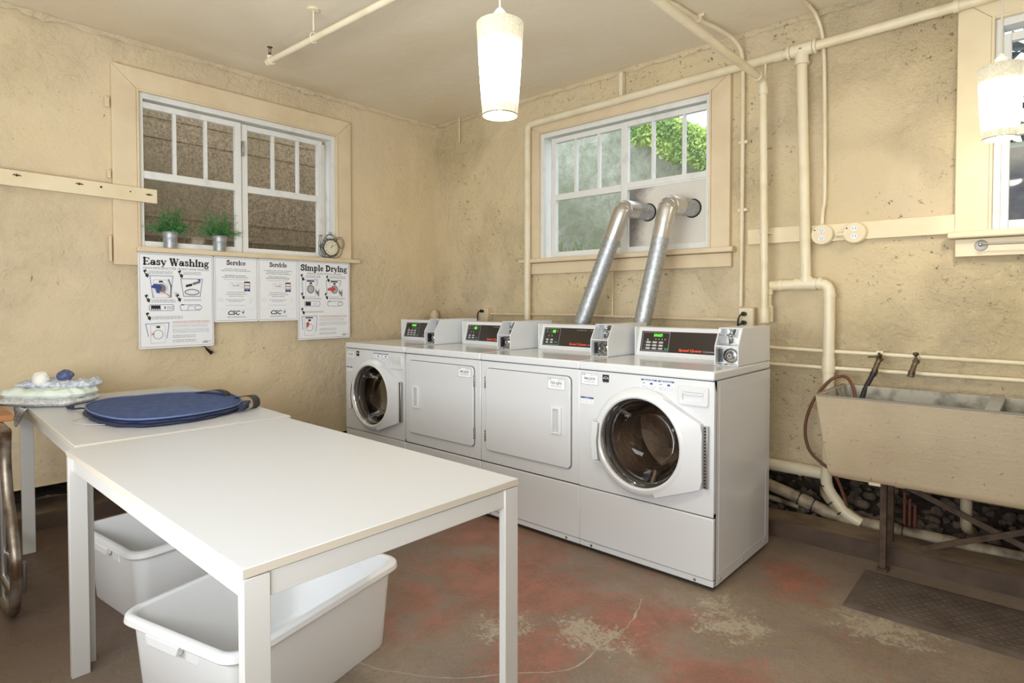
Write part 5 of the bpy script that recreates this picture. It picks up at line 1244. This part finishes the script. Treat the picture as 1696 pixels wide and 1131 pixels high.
def plant(y, label, sd, spread):
    t = thing('potted_plant', label, 'plant', (L+.030, y, 1.5455), 0, 'potted plants on the sill')
    mb = MB(); mb.lathe([(0, .0), (.036, 0), (.037, .004), (.040, .055), (.0415, .058), (.0405, .062), (.044, .095), (.0465, .098), (.0455, .100), (.0425, .098), (.038, .06), (.034, .01), (0, .008)], seg=32); mb.build('pot', M_GALV, t)
    mb = MB(); mb.lathe([(0, .086), (.042, .086)], seg=20); mb.build('soil', M_DIRT, t)
    mb = MB(); r = random.Random(sd)
    for k in range(190):
        a = r.uniform(0, 2*pi); el = r.uniform(.35, 1.5); ln = r.uniform(.07, .14)*(1+.3*(sin(el) > .9)); ba = Vector((.028*r.random()*cos(a), .028*r.random()*sin(a), .09))
        dx = Vector((cos(a)*cos(el)*.62, sin(a)*cos(el)*spread, sin(el)))
        n = 5; P_ = [ba+dx*ln*(i/n)+Vector((0, 0, -.035*(i/n)**2*cos(el))) for i in range(n+1)]
        for i in range(n):
            for sd_ in (-1, 1):
                o_ = Vector((r.uniform(-1, 1), r.uniform(-1, 1), r.uniform(.2, 1))).normalized()*.016; q = P_[i+1]; s_ = o_.cross(dx).normalized()*.0022
                mb.add([q, q+o_*.5+s_, q+o_, q+o_*.5-s_], [(0,1,2,3)], 0 if r.random() < .6 else 1)
        mb.tube(P_, .0009, 4, 0)
    mb.build('foliage', [M_LEAF, M_LEAFL], t, smooth=0)
plant(1.337, 'small green plant in a galvanized pot, left one on the sill', 4, 1.05)
plant(1.632, 'small green plant in a galvanized pot, right one on the sill', 9, 1.25)
def clock():
    t = thing('teapot_clock', 'teapot shaped black wire clock standing on the left window sill', 'clock', (L+.042, 2.432, 1.546))
    R = .066; cz = .075; mb = MB()
    ring = lambda r, x: [(x, r*cos(a), cz+r*sin(a)) for a in [k*2*pi/32 for k in range(33)]]
    mb.tube(ring(R, .018), .0022, 8); mb.tube(ring(R, -.018), .0022, 8)
    for a in (.3, 2.8, 4.0, 5.4): mb.tube([(.018, R*cos(a), cz+R*sin(a)), (-.018, R*cos(a), cz+R*sin(a))], .002, 6)
    for x in (.012, -.012):
        mb.tube(smoothpath([(x, -.052, .116), (x, -.040, .150), (x, -.015, .172), (x, .015, .172), (x, .040, .150), (x, .056, .112)], 5), .002, 6)
        mb.tube(smoothpath([(x, -.066, .06), (x, -.088, .10), (x, -.080, .135), (x, -.086, .162), (x, -.066, .158)], 5), .002, 6)
        mb.tube(smoothpath([(x, -.086, .10), (x, -.085, .03), (x, -.05, .004), (x, .03, .002)], 5), .002, 6)
    mb.tube(smoothpath([(.0, .050, .138), (0, .085, .148), (0, .108, .115), (0, .096, .075), (0, .070, .10)], 6), .002, 6)
    mb.tube(smoothpath([(.0, .046, .152), (0, .095, .160), (0, .120, .115), (0, .100, .055), (0, .085, .02), (0, .055, .004)], 6), .002, 6)
    mb.tube(smoothpath([(.0, -.042, .148), (.01, 0, .138), (0, .042, .148)], 5), .002, 6)
    mb.tube([(0, .010*cos(a), .184+.010*sin(a)) for a in [k*2*pi/14 for k in range(15)]], .0018, 6)
    mb.tube([(-.018, -.03, .002), (.018, -.03, .002)], .002, 6); mb.tube([(-.018, .03, .002), (.018, .03, .002)], .002, 6)
    mb.build('wire_frame', M_BLACK, t)
    mb = MB(); mb.lathe([(0, -.014), (.058, -.014), (.060, .012), (.057, .015), (.055, .011), (0, .011)], (0, 0, cz), 0, 40); mb.build('clock_case', M_STEEL, t)
    mb = MB(); mb.lathe([(0, .0115), (.0545, .0115)], (0, 0, cz), 0, 40); mb.build('dial', mat('clock_dial', (226, 220, 196), .5), t, smooth=0)
    k = Ink((.0118, 0, cz), (0,1,0), (0,0,1), (1,0,0))
    for i in range(1, 13): a = radians(90-30*i); k.text(str(i), .043*cos(a), .043*sin(a)-.0045, .009, K, align='c', bold=.02)
    for a, l_, wd in ((62, .030, .003), (36, .040, .0022)): k.line([(0, 0), (l_*cos(radians(a)), l_*sin(radians(a)))], wd, K, 3)
    k.disc(0, 0, .003, .003, K, 4); k.done('numerals_and_hands', t)
clock()

# ------------------------------------------------------------------ right part of the back wall
mb = MB(); mb.box(-1.305, -1.02, W-.018, W+.01, 1.545, 1.632); mb.box(-.965, -.338, W-.018, W+.01, 1.536, 1.626)
struct(mb.build('trim_8', M_TRIMR, bevel=.002))
t = thing('towel_bar', 'thin metal bar with a round mount below the right window', 'towel bar', (-.240, W-.022, 1.474))
mb = MB(); mb.lathe([(0, -.006), (.014, -.006), (.024, -.004), (.0255, 0)], axis=1, seg=28); mb.build('mount_plate', mat('dull_towel_bar', (140, 138, 132), .45, metal=.9), t)
mb = MB(); mb.cyl((0, 0, 0), (0, -.04, 0), .006, 12); mb.ball((0, -.04, 0), .009); mb.build('post', M_CHROME, t)
mb = MB(); mb.cyl((0, -.04, .002), (1.05, -.04, -.004), .0042, 12); mb.build('bar', mat('dull_towel_bar', (140, 138, 132), .45, metal=.9), t)

# ------------------------------------------------------------------ sink
def sink():
    t = thing('laundry_sink', 'long cream painted concrete laundry sink on iron legs', 'sink', (-.78, 2.87, 0))
    # section along x: outer ends slope; length to the right runs out of the picture
    x0, x1 = .008, 1.32; y1 = .475; zt, zb = .803, .452
    def lp(xa, xb, ya, yb, z, r): return [(x, y, z) for x, y in rrect((xb-xa)/2, (yb-ya)/2, r, 3, (xa+xb)/2, (ya+yb)/2)]
    outer = [lp(x0+.062, x1-.062, .016, y1-.05, zb, .012), lp(x0+.052, x1-.052, .009, y1-.042, zb+.010, .012), lp(x0+.05, x1-.05, .008, y1-.04, zb+.022, .010), lp(x0, x1, 0, y1, zt, .006)]
    inner_top = lp(x0+.020, x1-.020, .018, y1-.018, zt+.0005, .004); mb = MB()
    mb.loops(outer, 0, True, False)
    mb.loops([lp(x0, x1, 0, y1, zt, .006), inner_top], 0, False, False)
    mb.loops([inner_top, lp(x0+.10, x1-.10, .075, y1-.075, zb+.05, .03)], 1, False, True)
    mb.build('basin', [M_SINK, M_SINKIN], t, smooth=40)
    mb = MB(); e = .004
    for a, b, c, d in ((x0-.002, x1+.002, -.002, .010),): mb.box(a, b, c, d, zt-.004, zt+.0035)
    mb.box(x0-.002, x0+.01, .010, y1, zt-.004, zt+.002); mb.build('metal_rim', mat('dull_rim_metal', (128, 122, 112), .55, metal=.6), t, bevel=.001)
    mb = MB(); mb.prism([(.60, zt-.012), (.606, zt-.02), (.63, zb+.03), (.655, zb+.03), (.638, zt-.02), (.642, zt-.012)], 1, .02, y1-.02); mb.build('divider', M_SINKIN, t, bevel=.002)
    mb = MB(); mb.box(.598, .644, .012, y1-.012, zt-.012, zt+.001); mb.build('divider_cap', M_GALV, t, bevel=.002)
    for bx_ in (.26, 1.02):
        mb = MB(); mb.box(bx_-.045, bx_+.0, .03, .38, zb-.018, zb+.001); mb.build('support_bar', M_TRIM, t, bevel=.003)
        mb = MB(); mb.box(bx_-.038, bx_-.012, .235, .262, .012, zb-.018); mb.box(bx_-.045, bx_-.003, .225, .285, 0, .012); mb.build('leg', M_IRON, t, bevel=.002)
        mb = MB(); mb.box(bx_-.038, bx_-.012, .400, .425, .086, zb+.02); mb.build('leg', M_IRON, t, bevel=.002)
    mb = MB()
    def bar(a, b, wz=.012, wy=.004):
        a, b = Vector(a), Vector(b); d = (b-a).normalized(); n = d.cross(Vector((0, 1, 0))).normalized(); V = []
        for p in (a, b):
            for s1 in (-1, 1):
                for s2 in (-1, 1): V.append(p+n*wz*s1+Vector((0, wy*s2, 0)))
        mb.add(V, [(0,1,3,2),(4,6,7,5),(0,4,5,1),(2,3,7,6),(0,2,6,4),(1,5,7,3)])
    bar((.36, .335, .105), (1.02, .325, .42)); bar((.24, .345, .40), (.99, .345, .10))
    mb.build('cross_brace', M_IRON, t, smooth=0)
    for xx in (.52, .80):
        mb = MB(); mb.tube(fillet([(xx, .40, zb+.01), (xx, .40, .22), (xx+.01, .52, .18), (xx+.01, .60, .12)], .05), .022, 14); mb.build('drain_tailpiece', M_PIPE2, t)
        mb = MB(); collar(mb, (xx, .40, .40), (0,0,1), .031, .03); mb.build('slip_nut', M_PIPE2, t)
sink()
def faucet(x, label, hose):
    t = thing('faucet', label, 'faucet', (x, 3.455, .930), 0, 'old taps above the sink')
    mb = MB(); mb.tube(fillet([(0, 0, -.002), (0, -.06, -.004), (-.014, -.085, -.06)], .02), [.010]*9 if False else .0115, 12); mb.ball((0, -.042, 0), (.015, .018, .016)); mb.tube([(-.010, -.080, -.045), (-.014, -.087, -.070)], .0145, 12); mb.build('spout', M_BRASS, t)
    mb = MB(); mb.cyl((0, -.045, .01), (0, -.048, .034), .006, 10)
    if hose: mb.tube([(-.042, -.055, .012), (0, -.06, .016)], .0045, 8); mb.tube([(0, -.055, .016), (.012, -.06, .022)], .0085, 8); mb.ball((-.042, -.055, .012), .006)
    else: mb.ball((0, -.048, .036), (.014, .014, .009)); mb.tube([(-.012, -.048, .036), (.012, -.048, .036)], .006, 8)
    mb.build('tap_handle', M_BRASS, t)
    mb = MB(); mb.tube(fillet([(0, -.002, 0), (0, -.010, .012), (0, 0, .03)], .01), .010, 10); mb.build('supply_stub', M_PIPE, t)
faucet(-.625, 'old tap above the sink with a black hose on its spout', True)
faucet(-.473, 'old tap above the sink without a hose, right of the other', False)
mb = MB(); mb.tube([(-.640, 3.366, .866), (-.668, 3.33, .79), (-.685, 3.28, .70), (-.675, 3.25, .60)], .0115, 12); mb.tube([(-.6385, 3.367, .870), (-.643, 3.362, .853)], .0145, 12)
tag(mb.build('tap_hose', M_BHOSE), 'short black hose hanging from the tap into the sink', 'hose')
mb = MB(); mb.tube(smoothpath([(-.675, 3.20, .62), (-.70, 3.27, .76), (-.745, 3.365, .822), (-.79, 3.395, .835), (-.85, 3.395, .80), (-.925, 3.39, .68), (-.955, 3.385, .55), (-.935, 3.38, .44), (-.875, 3.385, .375), (-.82, 3.40, .33), (-.78, 3.43, .22), (-.76, 3.45, .12)], 8), .0078, 12)
tag(mb.build('brown_hose', M_HOSE), 'brown rubber hose looping from the sink down behind its left end', 'hose')
mb = MB(); mb.box(-.345+.0, -.325, 3.52, 3.54, .06, .30) if False else None
mb = MB()
for i in range(3): mb.box(-.525+.02*i, -.513+.02*i, 3.47+.012*i, 3.482+.012*i, .07, .275-.03*i)
tag(mb.build('rusty_scrap', mat('red_rust', (118, 64, 48), .8, bump=(60, .003)), bevel=.002), 'rusty metal strips standing in the gap below the sink', 'scrap metal')

# ------------------------------------------------------------------ rubber mat
def rmat():
    mb = MB(); x0, x1, y0, y1 = -.600, .90, 2.640, 3.060; nx, ny = 240, 72; V = []
    for j in range(ny+1):
        for i in range(nx+1):
            x = x0+(x1-x0)*i/nx; y = y0+(y1-y0)*j/ny; ex = min(x-x0, x1-x, y-y0, y1-y)
            z = .004+.006*min(1, ex/.03)
            if ex > .055:
                row = int((y-y0)/.026); fx = ((x-x0)/.034+(.5 if row % 2 else 0)) % 1; fy = ((y-y0)/.026) % 1
                z += .0045*max(0, 1-((fx-.5)**2/.10+(fy-.45-.3*(fx-.5)**2)**2/.07))
            V.append((x+.02*(y-y0)*-.4, y, z))
    mb.add(V, [(j*(nx+1)+i, j*(nx+1)+i+1, (j+1)*(nx+1)+i+1, (j+1)*(nx+1)+i) for j in range(ny) for i in range(nx)])
    b = [(x0, y0), (x1, y0), (x1, y1), (x0, y1)]
    b = [(x-.008*(y-y0), y) for x, y in b]
    for (xa, ya_), (xb, yb_) in zip(b, b[1:]+b[:1]): mb.add([(xa, ya_, 0), (xb, yb_, 0), (xb, yb_, .004), (xa, ya_, .004)], [(0,1,2,3)])
    tag(mb.build('rubber_mat', M_RUBMAT, smooth=50), 'dark textured rubber mat on the floor in front of the sink', 'mat')
rmat()
